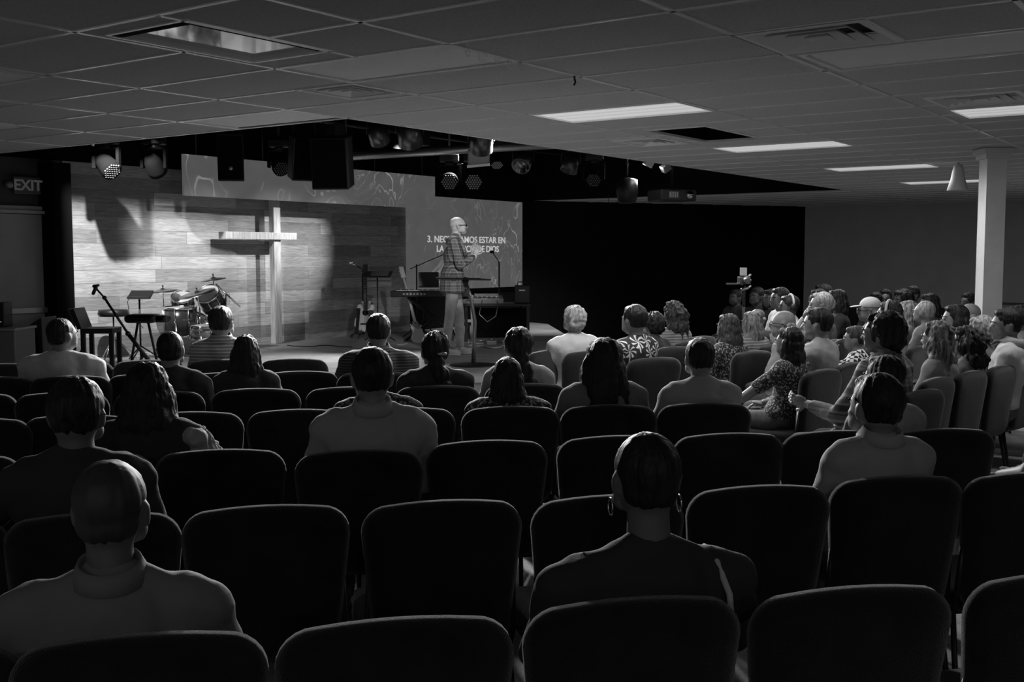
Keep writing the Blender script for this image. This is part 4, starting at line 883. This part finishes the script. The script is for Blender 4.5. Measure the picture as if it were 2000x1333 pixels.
def person(label, skin, J, sty, mats, s=1., vox=.012, parent_loc=(0, 0, 0), rz=0., cat='person', sitting=True):
    """J: joints in metres from the person's base; sty: clothing and hair choices"""
    V = lambda k: Vector(J[k])
    t = thing('person', label, cat, parent_loc, rz)
    R = Euler((J.get('pitch', 0.), J.get('roll', 0.), J.get('hyaw', 0.)), 'XYZ').to_matrix()
    hc = V('head'); hs = J.get('hs', 1.) * s
    sh = [V('shl'), V('shr')]; el = [V('ell'), V('elr')]; wr = [V('wrl'), V('wrr')]; hip = [V('hil'), V('hir')]; kn = [V('knl'), V('knr')]; an = [V('anl'), V('anr')]; ne = V('neck'); ch = V('chest'); pe = V('pelvis')
    g = J.get('girth', 1.) * s; TE = Euler((J.get('lean', 0.), 0, J.get('tyaw', 0.)))
    mid = (sh[0] + sh[1]) / 2; sw = (sh[1] - sh[0]).length / 2
    def torso(bm, o, low=True):
        ell(bm, ch, (sw * .88 + o, .115 * g + o, .20 * s + o), TE); ell(bm, ch.lerp(pe, .55), (sw * .76 * g + o, .11 * g + o, .18 * s + o), TE)
        ell(bm, pe + Vector((0, 0, .03)), (.165 * g + o, .125 * g + o, .13 * s + o), TE)
        for S in sh:
            cap(bm, S + Vector((0, 0, -.004)), mid.lerp(ne, .45), .056 * g + o, .062 * s + o); cap(bm, S.lerp(mid, .25), ch + (S - mid) * .5, .075 * g + o, .08 * g + o)
            cap(bm, S.lerp(mid, .12) + Vector((0, 0, .004)), ne + Vector((0, 0, .022)), .044 * s + o, .040 * s + o)
    bm = nb(); torso(bm, -.004)
    cap(bm, mid.lerp(ne, .4), hc + R @ Vector((0, -.02, -.05)) * hs, .060 * s, .053 * s)
    head_parts(bm, hc, R, hs, beard=sty.get('beard', False))
    for i in range(2):
        cap(bm, sh[i], el[i], .050 * g, .040 * g); cap(bm, el[i], wr[i], .040 * g, .026 * s)
        cap(bm, hip[i], kn[i], .082 * g, .056 * g); cap(bm, kn[i], an[i], .054 * g, .036 * s)
        cap(bm, an[i] + Vector((0, 0, -.02)), an[i] + V('foot') * .14 + Vector((0, 0, -.045)), .034, .03)
    me = remesh(bm, vox, 5)
    bm = nb(); bm.from_mesh(me); bpy.data.meshes.remove(me)
    if sty.get('hands', True):
        for i in range(2):
            d = V('hdl' if i == 0 else 'hdr') if ('hdl' in J) else (wr[i] - el[i])
            hand(bm, wr[i], d, J.get('pnl' if i == 0 else 'pnr', (0, 0, -1)), J.get('curl', .45), s, 1 if i == 0 else -1)
    obj('body', bm, skin, t)
    bm = nb(); E0 = R.to_euler()
    for sx in (-1, 1): ell(bm, hc + R @ Vector((sx * .032, .0955, .002)) * hs, (.0085 * hs, .004 * hs, .005 * hs), E0, 2)
    obj('eyes', bm, m_eye, t)
    bm = nb()
    for sx in (-1, 1): tube(bm, [hc + R @ Vector((sx * .014, .101, .024)) * hs, hc + R @ Vector((sx * .032, .099, .030)) * hs, hc + R @ Vector((sx * .052, .084, .024)) * hs], .0036 * hs, 6)
    obj('eyebrows', bm, mats['hair'], t)
    # shirt with sleeves
    sl = sty.get('sleeve', .55); bm = nb(); torso(bm, .014)
    nr = .064 * s
    cap(bm, mid.lerp(ne, .5), ne + Vector((0, 0, -.002)), .060 * s + .008, nr)
    if sl > 0:
        for i in range(2):
            up_ = min(sl / .5, 1.); e1 = sh[i].lerp(el[i], up_); cap(bm, sh[i] + Vector((0, 0, -.008)), e1, .062 * g, .056 * g + .004)
            if sl > .5: cap(bm, el[i], el[i].lerp(wr[i], (sl - .5) / .5), .056 * g, .040 * g)
    me = remesh(bm, vox, 14)
    if sty.get('wrinkle', 1):
        sd = len(label) * 7 % 97
        for v in me.vertices:
            n = noise.noise(Vector((v.co.x * 7 + sd, v.co.y * 7, v.co.z * 14))) + .5 * noise.noise(v.co * 22); v.co += (v.co - ch).normalized() * n * .010 * s
    obj(sty.get('top_name', 'shirt'), me, mats['top'], t)
    if sty.get('collar'):
        bm = nb(); pts = []; E2 = Euler((J.get('lean', 0.) * .5 + .22, 0, J.get('tyaw', 0.)))
        lathe(bm, [(.062 * s, -.012), (.067 * s, .034 * s), (.072 * s, .036 * s), (.080 * s, .016), (.092 * s, -.010 * s), (.086 * s, -.014 * s), (.062 * s, -.012)], ne + Vector((0, -.004, .030 * s)), E2, 28)
        obj('collar', bm, mats.get('collar', mats['top']), t)
    # trousers
    bm = nb(); ell(bm, pe, (.172 * g, .135 * g, .12 * s), TE)
    for i in range(2): cap(bm, hip[i], kn[i], .094 * g, .068 * g); cap(bm, kn[i], kn[i].lerp(an[i], .92), .068 * g, .055 * s)
    obj('trousers', remesh(bm, max(vox, .013), 4), mats.get('legs', f_denim), t)
    for i in range(2):
        bm = nb(); f = V('foot'); a_ = an[i]
        cap(bm, a_ + Vector((0, 0, -.035)) - f * .03, a_ + f * .16 + Vector((0, 0, -.05)), .042, .036, 12); box(bm, a_ + f * .06 + Vector((0, 0, -.075)), (.075, .26, .018), Euler((0, 0, math.atan2(-f.x, f.y)))); obj('shoe', bm, mats.get('shoes', m_dwood), t)
    # hair
    st_ = sty.get('hair', 'short'); T = lambda v: hc + R @ (Vector(v) * hs); E_ = R.to_euler(); hm = mats['hair']
    def e(bm, v, r): ell(bm, T(v), [q * hs for q in r], E_, 3)
    import zlib
    sd = zlib.crc32(label.encode()) % 50
    if st_ != 'none':
        bm = nb(); am = .004
        if st_ == 'crop': e(bm, (0, -.016, .034), (.080, .094, .088)); e(bm, (0, -.035, -.02), (.070, .062, .052)); vx = .009
        elif st_ == 'balding': e(bm, (0, -.040, -.005), (.081, .068, .045)); e(bm, (0, -.05, -.04), (.062, .046, .035)); vx = .009
        else:
            e(bm, (0, -.018, .038), (.085, .099, .092)); e(bm, (0, -.036, -.008), (.074, .064, .056)); e(bm, (0, .045, .09), (.052, .035, .028)); vx = .009; am = .006
        if st_ == 'curly_short': e(bm, (0, -.03, .03), (.100, .105, .105)); e(bm, (0, -.05, -.02), (.09, .075, .075)); am = .022
        if st_ in ('long', 'wavy'):
            e(bm, (0, -.045, -.03), (.096, .075, .09))
            e(bm, (0, -.068, -.12), (.108, .058, .11)); e(bm, (0, -.085, -.23), (.118, .045, .12)); e(bm, (0, -.088, -.31), (.098, .034, .10))
            for sx in (-1, 1): e(bm, (sx * .082, -.01, -.06), (.030, .045, .10)); e(bm, (sx * .10, -.02, -.17), (.034, .04, .10))
            am = .012 if st_ == 'long' else .022; vx = .010
        if st_ == 'bob':
            e(bm, (0, -.045, -.03), (.100, .080, .09)); e(bm, (0, -.055, -.10), (.105, .07, .07))
            for sx in (-1, 1): e(bm, (sx * .085, 0, -.06), (.028, .045, .085))
            am = .009
        if st_ == 'curly_long':
            e(bm, (0, -.05, -.02), (.12, .10, .11)); e(bm, (0, -.07, -.14), (.135, .085, .12)); e(bm, (0, -.08, -.25), (.12, .06, .10)); am = .03; vx = .011
        if st_ == 'pony':
            e(bm, (0, -.115, .03), (.03, .03, .03))
            for k, (y, z, r_) in enumerate(((-.14, .0, .034), (-.15, -.07, .04), (-.145, -.14, .042), (-.13, -.21, .036), (-.12, -.27, .024))): e(bm, (.01 * k, y, z), (r_, r_ * .8, .055))
            am = .006
        if st_ == 'low_pony':
            for k, (y, z, r_) in enumerate(((-.09, -.06, .05), (-.105, -.13, .055), (-.11, -.21, .058), (-.11, -.29, .05), (-.10, -.36, .035))): e(bm, (.022 * k, y, z), (r_, r_ * .7, .06))
            am = .012
        if st_ == 'bun': e(bm, (0, -.10, .07), (.048, .042, .045)); am = .005
        me = remesh(bm, max(vx * hs, .008), 3); strands(me, hc, am * hs, 16 if st_ != 'curly_short' else 9, sd, 40 if st_ in ('wavy', 'curly_long') else 6)
        obj('hair', me, hm, t)
    if sty.get('cap'):
        bm = nb(); e(bm, (0, -.012, .052), (.090, .102, .082)); me = remesh(bm, .010, 2); bm = nb(); bm.from_mesh(me)
        for v in list(bm.verts):
            q = R.transposed() @ (v.co - hc)
            if q.z < .035 * hs: bm.verts.remove(v)
        ell(bm, T((0, .12, .042)), (.065 * hs, .06 * hs, .008 * hs), (R @ Euler((-.15, 0, 0)).to_matrix()).to_euler(), 2)
        obj('cap', bm, mats.get('cap', f_mid), t)
    if sty.get('glasses'):
        bm = nb()
        for sx in (-1, 1):
            tube(bm, [T((sx * .032 + .024 * math.cos(a), .106, .003 + .017 * math.sin(a))) for a in [k * math.pi / 6 for k in range(13)]], .0028 * hs, 6)
            tube(bm, [T((sx * .056, .104, .008)), T((sx * .078, .06, .010)), T((sx * .088, .0, .008)), T((sx * .088, -.02, -.01))], .0036 * hs, 6)
        tube(bm, [T((-.010, .108, .006)), T((.010, .108, .006))], .003, 6); obj('glasses', bm, m_black, t)
    if sty.get('band') or sty.get('headphones'):
        bm = nb(); zz = -.03 if sty.get('headphones') else -.01; rr_ = .012 if sty.get('headphones') else .011
        tube(bm, [T((.098 * math.cos(a), -.02 + (.02 if sty.get('band') else 0), .025 + .108 * math.sin(a))) for a in [k * math.pi / 14 for k in range(15)]], rr_ * hs, 8)
        obj('headband', bm, mats.get('band', f_white), t)
        if sty.get('headphones'):
            for sx in (-1, 1): bm = nb(); ell(bm, T((sx * .092, -.015, .0)), (.022 * hs, .035 * hs, .042 * hs), E_, 2); obj('ear_cup', bm, m_black, t)
    if sty.get('earrings'):
        for sx in (-1, 1): bm = nb(); tube(bm, [T((sx * .088 + .0 * a, .004 + .018 * math.sin(a), -.062 + .022 * math.cos(a))) for a in [k * math.pi / 6 for k in range(13)]], .0022 * hs, 6); obj('earring', bm, m_chrome, t)
    if sty.get('clip'): bm = nb(); ell(bm, T((.03, -.115, .0)), (.03, .012, .012)); obj('hair_clip', bm, m_steel, t)
    if sty.get('strap'):
        S = sh[1].lerp(mid, .28); bm = nb(); tube(bm, [S + Vector((0, .10, -.02)), S + Vector((0, .03, .072)), S + Vector((.0, -.05, .055)), S + Vector((.012, -.10, -.01)), S + Vector((.01, -.125, -.09)), S + Vector((.005, -.135, -.2))], .008, 8); obj('strap', bm, f_white, t)
    if sty.get('ruffle'):
        bm = nb()
        for k in range(4): c = sh[1].lerp(el[1], .02 + .22 * k) + Vector((.012 + .012 * (k % 2), -.01, 0)); ell(bm, c, (.078 + .012 * (k % 2), .085, .05), Euler((0, .5, 0)))
        me = remesh(bm, .009, 2); strands(me, sh[1].lerp(el[1], .4), .02, 14, 3, 40); obj('ruffled_sleeve', me, f_light, t)
    if sty.get('watch'): i = 0; bm = nb(); c = wr[i].lerp(el[i], .1); ell(bm, c, (.036, .036, .02)); obj('watch', bm, m_black, t)
    return t
def seat_J(top, swid, hyaw=0., pitch=0., arms='lap', lean=.10, hs=1., side=0., girth=1., drop=.025):
    k = (top - .47) / .80
    z = lambda v: .47 + (v - .47) * k
    hw = swid / 2 - .055 * k * girth
    J = dict(pelvis=(0, 0, z(.57)), chest=(side * .5, -.045 - lean * .1, z(.87) - drop), neck=(side, -.05 - lean * .15, z(1.035) - drop), head=(side * 1.2, -.035 - lean * .15 + .02, z(1.27) - .118 * hs * k),
             hil=(-.09, .04, .53), hir=(.09, .04, .53), knl=(-.12, .43, .52), knr=(.12, .43, .52), anl=(-.12, .46, .095), anr=(.12, .46, .095), foot=(0, 1, 0),
             shl=(-hw + side, -.055, z(.985) - drop * 1.3), shr=(hw + side, -.055, z(.985) - drop * 1.3), hyaw=math.radians(hyaw), pitch=math.radians(pitch), lean=.08, hs=hs, girth=girth, curl=.5)
    if arms == 'lap': J.update(ell=(-hw - .05, .03, z(.70)), elr=(hw + .05, .03, z(.70)), wrl=(-.10, .22, .63), wrr=(.10, .22, .63), hdl=(.5, 1, -.3), hdr=(-.5, 1, -.3))
    elif arms == 'out_left': J.update(ell=(-hw - .17, .12, z(.74)), wrl=(-hw - .14, .36, z(.66)), elr=(hw + .05, .03, z(.70)), wrr=(.10, .22, .63), hdl=(-.2, 1, .1), hdr=(-.5, 1, -.3))
    elif arms == 'phone': J.update(ell=(-hw - .06, .06, z(.72)), wrl=(-hw + .0, .33, z(.76)), elr=(hw + .05, .03, z(.70)), wrr=(.10, .22, .63), hdl=(.0, 1, .2), hdr=(-.5, 1, -.3), pnl=(1, 0, .3))
    elif arms == 'rest_left': J.update(ell=(-hw - .17, .05, z(.78)), wrl=(-hw - .38, -.02, z(.80)), elr=(hw + .05, .03, z(.70)), wrr=(.10, .22, .63), hdl=(-1, 0, -.1), hdr=(-.5, 1, -.3))
    elif arms == 'chin': J.update(ell=(-.16, .25, z(.80)), wrl=(-.05, .13, z(1.03)), elr=(hw + .05, .03, z(.70)), wrr=(.10, .22, .63), hdl=(.1, -.4, 1), hdr=(-.5, 1, -.3), pnl=(0, -1, 0))
    elif arms == 'raised_left': J.update(ell=(-hw - .16, .12, z(.92)), wrl=(-hw - .33, .26, z(.98)), elr=(hw + .05, .03, z(.70)), wrr=(.10, .22, .63), hdl=(-.6, .6, .2), hdr=(-.5, 1, -.3))
    return J
SEATS = []
def sit(px, top, cy, label, yaw=12, hyaw=0, swpx=None, hair='short', hm=h_black, shirt=f_mid, skin=m_skin, arms='lap', D=None, vox=.012, pitch=0, hs=1., collar=False, legs=f_denim, girth=1., sw=.44, drop=.025, **sty):
    D = D or at_z(px, cy, .905).y + .24
    hp = at_d(px, top, D); swm = swpx / FPX * D if swpx else sw
    J = seat_J(hp.z, swm, hyaw, pitch, arms, hs=hs, girth=girth, drop=drop)
    off = Euler((0, 0, math.radians(yaw))).to_matrix() @ Vector((J['head'][0], J['head'][1], 0)); loc = Vector((hp.x, hp.y, 0)) - off
    s = max(.84, min(1.12, (hp.z - .47) / .80)); sty.update(hair=hair, collar=collar); sty.setdefault('sleeve', .38)
    mats = dict(top=shirt, hair=hm, legs=legs); SEATS.append((loc.copy(), yaw, label, cy))
    for k in ('cap_m', 'band_m'):
        if k in sty: mats[k[:-2]] = sty[k]
    return person(label, skin, J, sty, mats, s, vox, loc, math.radians(yaw))
m_skin_n = M('tan_skin', .11, .6)
# centre block, nearest rows first
sit(215, 900, 1243, 'person seen from behind at lower left, close cropped hair, pale collared shirt', 12, -8, 447, 'crop', M('cropped_hair', .03, .6), f_mid, arms='lap', collar=True, vox=.009, drop=.052, hs=1.04, skin=m_skin_n, sleeve=.45)
sit(1262, 845, 1172, 'person nearest the camera right of centre, hoop earrings, dark top with pale strap', 12, 0, 440, 'crop', h_black, f_dark, vox=.009, sleeve=.2, earrings=True, strap=True, drop=.068, hs=1.03, skin=m_skin_n)
sit(148, 740, 1005, 'person at left with short dark hair and dark tee, one arm out to the left', 12, -5, 290, 'short', h_black, f_dark, arms='rest_left', skin=m_skin_n, vox=.010)
sit(1713, 733, 932, 'person at right with short dark hair and light collared shirt, alone before the dark chairs', 12, 8, 226, 'short', h_black, f_light, collar=True, vox=.010, hs=1.1)
sit(726, 682, 881, 'person in the centre with short dark hair and pale grey collared shirt', 10, 0, 238, 'short', h_black, f_light, collar=True, vox=.010)
sit(288, 712, 880, 'person with long dark hair and pale ruffled sleeve, left of centre', 10, -4, 215, 'long', h_black, f_dark, vox=.010, ruffle=True, hs=1.08)
sit(1728, 697, 839, 'person behind the light collared shirt, dark hair with a thin pale edge, light tee', 20, 12, 172, 'short', h_black, f_light, vox=.011)
sit(738, 700, 798, 'person in patterned shirt almost hidden behind the man in the pale grey shirt', 8, 0, 173, 'short', h_black, f_lace, vox=.011)
sit(990, 702, 795, 'small person with long dark hair and white lacy top in the middle', 8, 3, 165, 'long', h_black, f_lace, vox=.011, hs=1.0)
sit(1178, 663, 792, 'person with wide long straight dark hair and grey top, centre right', 8, 8, 172, 'long', h_black, f_mid, vox=.011, hs=1.22)
sit(1366, 663, 788, 'person with short dark hair and light grey tee, right of the wide long hair', 12, -4, 164, 'short', h_black, f_light, vox=.011)
sit(333, 648, 765, 'person with short hair and dark shirt before the drum kit', 9, -8, 150, 'crop', h_black, f_dark, vox=.012)
sit(480, 657, 760, 'person with long dark hair sitting right of the drum kit', 9, -5, 128, 'long', h_black, f_dark, vox=.012, D=6.8)
sit(850, 650, 756, 'person with dark hair tied in a long low tail with a clip, below the preacher', 9, 0, 148, 'low_pony', h_black, f_dark, vox=.012, clip=True, hs=1.1)
sit(1012, 642, 752, 'person with dark pinned up hair and light sleeves, right of the lectern base', 9, 2, 138, 'low_pony', h_black, f_light, vox=.012, hs=1.08)
sit(120, 622, 735, 'person in white tee at far left, short hair, face turned to the right', 9, -38, 158, 'crop', h_black, f_white, vox=.012)
sit(738, 615, 727, 'person with short black hair and dark striped collared shirt in front of the guitar', 9, 0, 155, 'short', h_black, f_strip, vox=.012, collar=True)
sit(432, 600, 703, 'person with swept dark hair and light striped shirt in front of the drums', 10, -20, 118, 'short', h_black, f_strip2, vox=.012, collar=True, hs=1.05)
# right of centre, turned towards the stage
G = dict(vox=.013)
sit(1120, 600, 686, 'person with pale grey hair and light top, alone before the black wall', 28, 0, 118, 'curly_short', h_grey, f_white, D=8.9, hs=.95, **G)
sit(1239, 597, 704, 'person in a black shirt printed with white palm trees', 30, 5, 100, 'short', h_black, f_palm, D=8.35, **G)
sit(1274, 612, 690, 'person with dark curly hair half hidden right of the palm print shirt', 35, 8, 80, 'curly_short', h_black, f_dark, D=9.3, **G)
sit(1315, 590, 690, 'person with long curly brown hair right of the palm print shirt', 35, 0, 80, 'curly_long', h_brown, f_strip2, D=9.9, hs=.92, **G)
sit(1422, 615, 690, 'person with long dark hair and lacy top, left one of two long haired women', 40, 0, 90, 'long', h_brown, f_lace, D=8.9, **G)
sit(1468, 610, 690, 'person with long highlighted hair and white patterned top, right one of two long haired women', 40, 0, 88, 'long', h_blond, f_strip2, D=9.55, **G)
sit(1530, 606, 690, 'older balding person with glasses, profile to the left', 60, 15, 88, 'balding', h_grey, f_light, D=8.6, glasses=True, **G)
sit(1541, 641, 722, 'person with long straight black hair and patterned short sleeves, bare arm stretched left', 45, 8, 112, 'long', h_black, f_lace, D=7.45, arms='out_left', sleeve=.3, vox=.012)
sit(1597, 603, 712, 'person with thick black hair and light grey tee, profile to the left', 48, 20, 118, 'short', h_black, f_light, D=7.9, vox=.012)
sit(1670, 640, 704, 'person in black and white checkered shirt with a hand at the chin', 62, 10, 90, 'short', h_brown, f_check, D=8.5, arms='chin', **G)
sit(1724, 612, 740, 'large person in plaid flannel shirt with curly dark hair, arm stretched left holding a phone', 42, 14, 178, 'curly_short', h_black, f_plaid, D=6.35, arms='phone', sleeve=.9, vox=.011, collar=True, hs=.98)
sit(1832, 630, 740, 'person with wavy highlighted hair beside the row of angled chairs', 45, 0, 105, 'wavy', h_blond, f_light, D=7.15, vox=.012)
sit(1888, 640, 728, 'person with dark curly hair and grey top beside the wavy highlighted hair', 45, 0, 100, 'curly_long', h_black, f_mid, D=7.5, **G)
sit(1915, 620, 720, 'older person with curly pale grey hair below the column', 45, 5, 90, 'curly_short', h_grey, f_mid, D=8.3, **G)
sit(1966, 604, 712, 'person with neat black hair and light collared shirt at the right edge', 62, 20, 120, 'short', h_black, f_white, D=7.85, collar=True, **G)
sit(1866, 597, 700, 'person with dark shoulder length hair in profile left of the column', 65, 20, 90, 'bob', h_black, f_light, D=9.0, **G)
sit(1893, 592, 700, 'person with short grey hair directly left of the column', 50, 0, 90, 'balding', h_grey, f_mid, D=9.6, **G)
sit(1698, 583, 690, 'person wearing a pale flat cap and glasses, profile to the left', 62, 15, 84, 'balding', h_grey, f_mid, D=10.3, glasses=True, cap=True, cap_m=f_white, **G)
sit(1737, 590, 690, 'person with dark hair and a white headband', 50, 5, 86, 'bob', h_black, f_light, D=9.3, band=True, **G)
sit(1774, 589, 690, 'person with long straight highlighted hair right of the white headband', 48, -10, 76, 'long', h_blond, f_light, D=10.9, **G)
sit(1806, 588, 690, 'older person with round grey hair right of the highlighted hair', 45, 0, 78, 'crop', h_grey, f_mid, D=10.2, **G)
sit(1604, 572, 640, 'older person with pale grey hair, hand on cheek, by the grey wall edge', 70, 10, 76, 'short', h_grey, f_mid, D=10.6, arms='chin', **G)
sit(1634, 567, 640, 'person with dark shoulder length hair and light necklace, before the grey wall', 75, 20, 70, 'bob', h_black, f_dark, D=11.8, **G)
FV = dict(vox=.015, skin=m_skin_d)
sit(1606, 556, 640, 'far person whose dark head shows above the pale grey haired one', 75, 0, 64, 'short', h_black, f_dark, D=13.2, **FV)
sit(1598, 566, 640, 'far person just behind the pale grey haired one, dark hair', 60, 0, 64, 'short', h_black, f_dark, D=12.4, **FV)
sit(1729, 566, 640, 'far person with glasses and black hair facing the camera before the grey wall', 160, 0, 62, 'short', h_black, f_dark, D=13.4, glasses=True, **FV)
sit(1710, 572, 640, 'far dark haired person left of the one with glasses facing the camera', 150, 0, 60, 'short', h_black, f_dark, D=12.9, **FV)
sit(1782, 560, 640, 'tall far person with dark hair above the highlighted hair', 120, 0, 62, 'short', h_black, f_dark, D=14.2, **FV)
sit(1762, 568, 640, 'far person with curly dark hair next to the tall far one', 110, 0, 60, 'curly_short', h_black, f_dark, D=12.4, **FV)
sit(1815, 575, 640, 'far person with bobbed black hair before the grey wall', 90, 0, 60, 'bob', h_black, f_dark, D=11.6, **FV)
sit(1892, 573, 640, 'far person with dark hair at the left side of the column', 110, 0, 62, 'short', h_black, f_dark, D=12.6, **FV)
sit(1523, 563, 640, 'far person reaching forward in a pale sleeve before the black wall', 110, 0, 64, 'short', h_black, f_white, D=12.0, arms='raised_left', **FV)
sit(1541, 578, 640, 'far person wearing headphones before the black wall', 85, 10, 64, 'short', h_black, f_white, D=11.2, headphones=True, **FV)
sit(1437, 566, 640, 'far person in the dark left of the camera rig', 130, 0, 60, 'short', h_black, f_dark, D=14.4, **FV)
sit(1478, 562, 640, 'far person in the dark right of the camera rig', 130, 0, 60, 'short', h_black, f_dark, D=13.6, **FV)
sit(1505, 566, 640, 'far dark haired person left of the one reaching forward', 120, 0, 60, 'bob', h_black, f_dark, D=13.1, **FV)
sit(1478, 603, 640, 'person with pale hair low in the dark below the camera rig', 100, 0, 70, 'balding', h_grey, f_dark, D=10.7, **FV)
sit(1990, 598, 700, 'person with dark hair at the right edge behind the one in the light collared shirt', 60, 0, 80, 'short', h_black, f_mid, D=9.0, **FV)
sit(2085, 690, 839, 'person cut by the right edge whose knees in pale trousers show beside the aisle', 40, 0, None, 'short', h_black, f_dark, D=5.0, legs=f_light, sw=.44, **G)

# right block: straight rows running away to the right, facing the stage; a chair under every person there
RB = [at_z(1072, 686, .9), at_z(1287, 704, .9), at_z(1552, 722, .9), at_z(1830, 740, .9)]
for p in RB: p.z = 0
RD = Vector((.70, .714, 0)); yawR = math.radians(45.5)
RN = ['right block row nearest the stage', 'second right block row', 'third right block row', 'right block row nearest the camera']
right = SEATS[18:]
taken = []
for r, (p0, n) in enumerate(zip(RB, (9, 9, 8, 6))):
    for k in range(n):
        c = p0 + RD * (.53 * k); loc = c - Euler((0, 0, yawR)).to_matrix() @ Vector((0, -.287, 0)); loc.z = 0
        near = min([(Vector(s[0].xy) - Vector(loc.xy)).length for s in right] + [9])
        if near < .42 and not (k == 0 and near > .3) and not (r == 3 and k < 5): continue
        chair(0, 0, yawR, 'charcoal padded chair, %s from the aisle in the %s' % (ORD[k], RN[r]), 'padded chairs in the right block', loc); taken.append(loc)
for loc, yw, lab, cy in right:
    l0 = loc.copy(); l0.z = 0
    if min([(Vector(l0.xy) - Vector(q.xy)).length for q in taken] + [9]) < .30: continue
    words = lab.split(','); chair(0, 0, math.radians(yw), 'padded chair under the ' + ' '.join(words[0].split()[:11]), 'padded chairs in the right block', l0); taken.append(l0)
# preacher standing on the stage
pp = at_z(886, 694, STZ); K = 1.0
J = dict(pelvis=(0, 0, .95), chest=(0, .0, 1.25), neck=(0, .03, 1.475), head=(0, .062, 1.623), hyaw=0, pitch=math.radians(2), lean=-.03, hs=1.02,
         hil=(-.08, 0, .92), hir=(.08, 0, .92), knl=(-.09, .08, .50), knr=(.09, -.05, .50), anl=(-.10, .09, .09), anr=(.10, -.11, .09), foot=(.1, 1, 0),
         shl=(-.175, .0, 1.43), shr=(.175, .0, 1.43), ell=(-.20, .05, 1.14), elr=(.21, .07, 1.13), wrl=(-.07, .26, 1.28), wrr=(.08, .27, 1.25),
         hdl=(.12, .15, 1), hdr=(-.05, .3, 1), pnl=(1, .2, 0), pnr=(-1, .2, 0), curl=.22, girth=1.0)
m_trous = M('faded_trousers', .34, .8, var=.25, vscale=9, bump=.6, bscale=16)
t = person('bald person in plaid blazer and glasses standing on the stage, hands raised', M('preacher_skin', .45, .5), J, dict(hair='none', glasses=True, sleeve=.92, collar=False, top_name='blazer', beard=True, watch=True, hands=True),
           dict(top=f_plaid2, hair=h_grey, legs=m_trous, shoes=f_white), .98, .008, pp, -math.pi / 2 + .12)
# blazer skirt, shirt front, beard
bm = nb(); 
ell(bm, (0, -.01, 1.0), (.18, .155, .20)); cyl(bm, (0, -.015, .79), (0, -.01, 1.0), .165, .16, 28); bm.transform(Matrix.Diagonal((1.2, .95, 1, 1)))
obj('blazer_skirt', remesh(bm, .010, 4), f_plaid2, t)
bm = nb(); ell(bm, (0, .075, 1.30), (.06, .065, .19)); cap(bm, (0, .03, 1.44), (0, .04, 1.50), .066, .062); obj('shirt', remesh(bm, .009, 3), f_white, t)
for sx in (-1, 1): bm = nb(); tube(bm, [(sx * .05, .02, 1.50), (sx * .062, .09, 1.44), (sx * .06, .135, 1.32), (sx * .03, .15, 1.18)], [.014, .022, .026, .008], 8); obj('lapel', bm, f_plaid2, t)
bm = nb(); ell(bm, (0, .062 + .062, 1.623 - .078), (.040, .040, .034)); ell(bm, (0, .062 + .03, 1.623 - .06), (.062, .05, .035)); obj('beard', remesh(bm, .007, 2), M('grey_beard', .38, .8, var=.3, vscale=90), t)
bm = nb(); cap(bm, (.055, .29, 1.33), (.05, .33, 1.40), .014, .014); bm.free()
for sx in (-1, 1): bm = nb(); cap(bm, ((-.07 if sx < 0 else .08), .262, (1.27 if sx < 0 else 1.245)), ((-.075 if sx < 0 else .085), .245, (1.255 if sx < 0 else 1.23)), .036, .038); obj('cuff', bm, f_white, t)
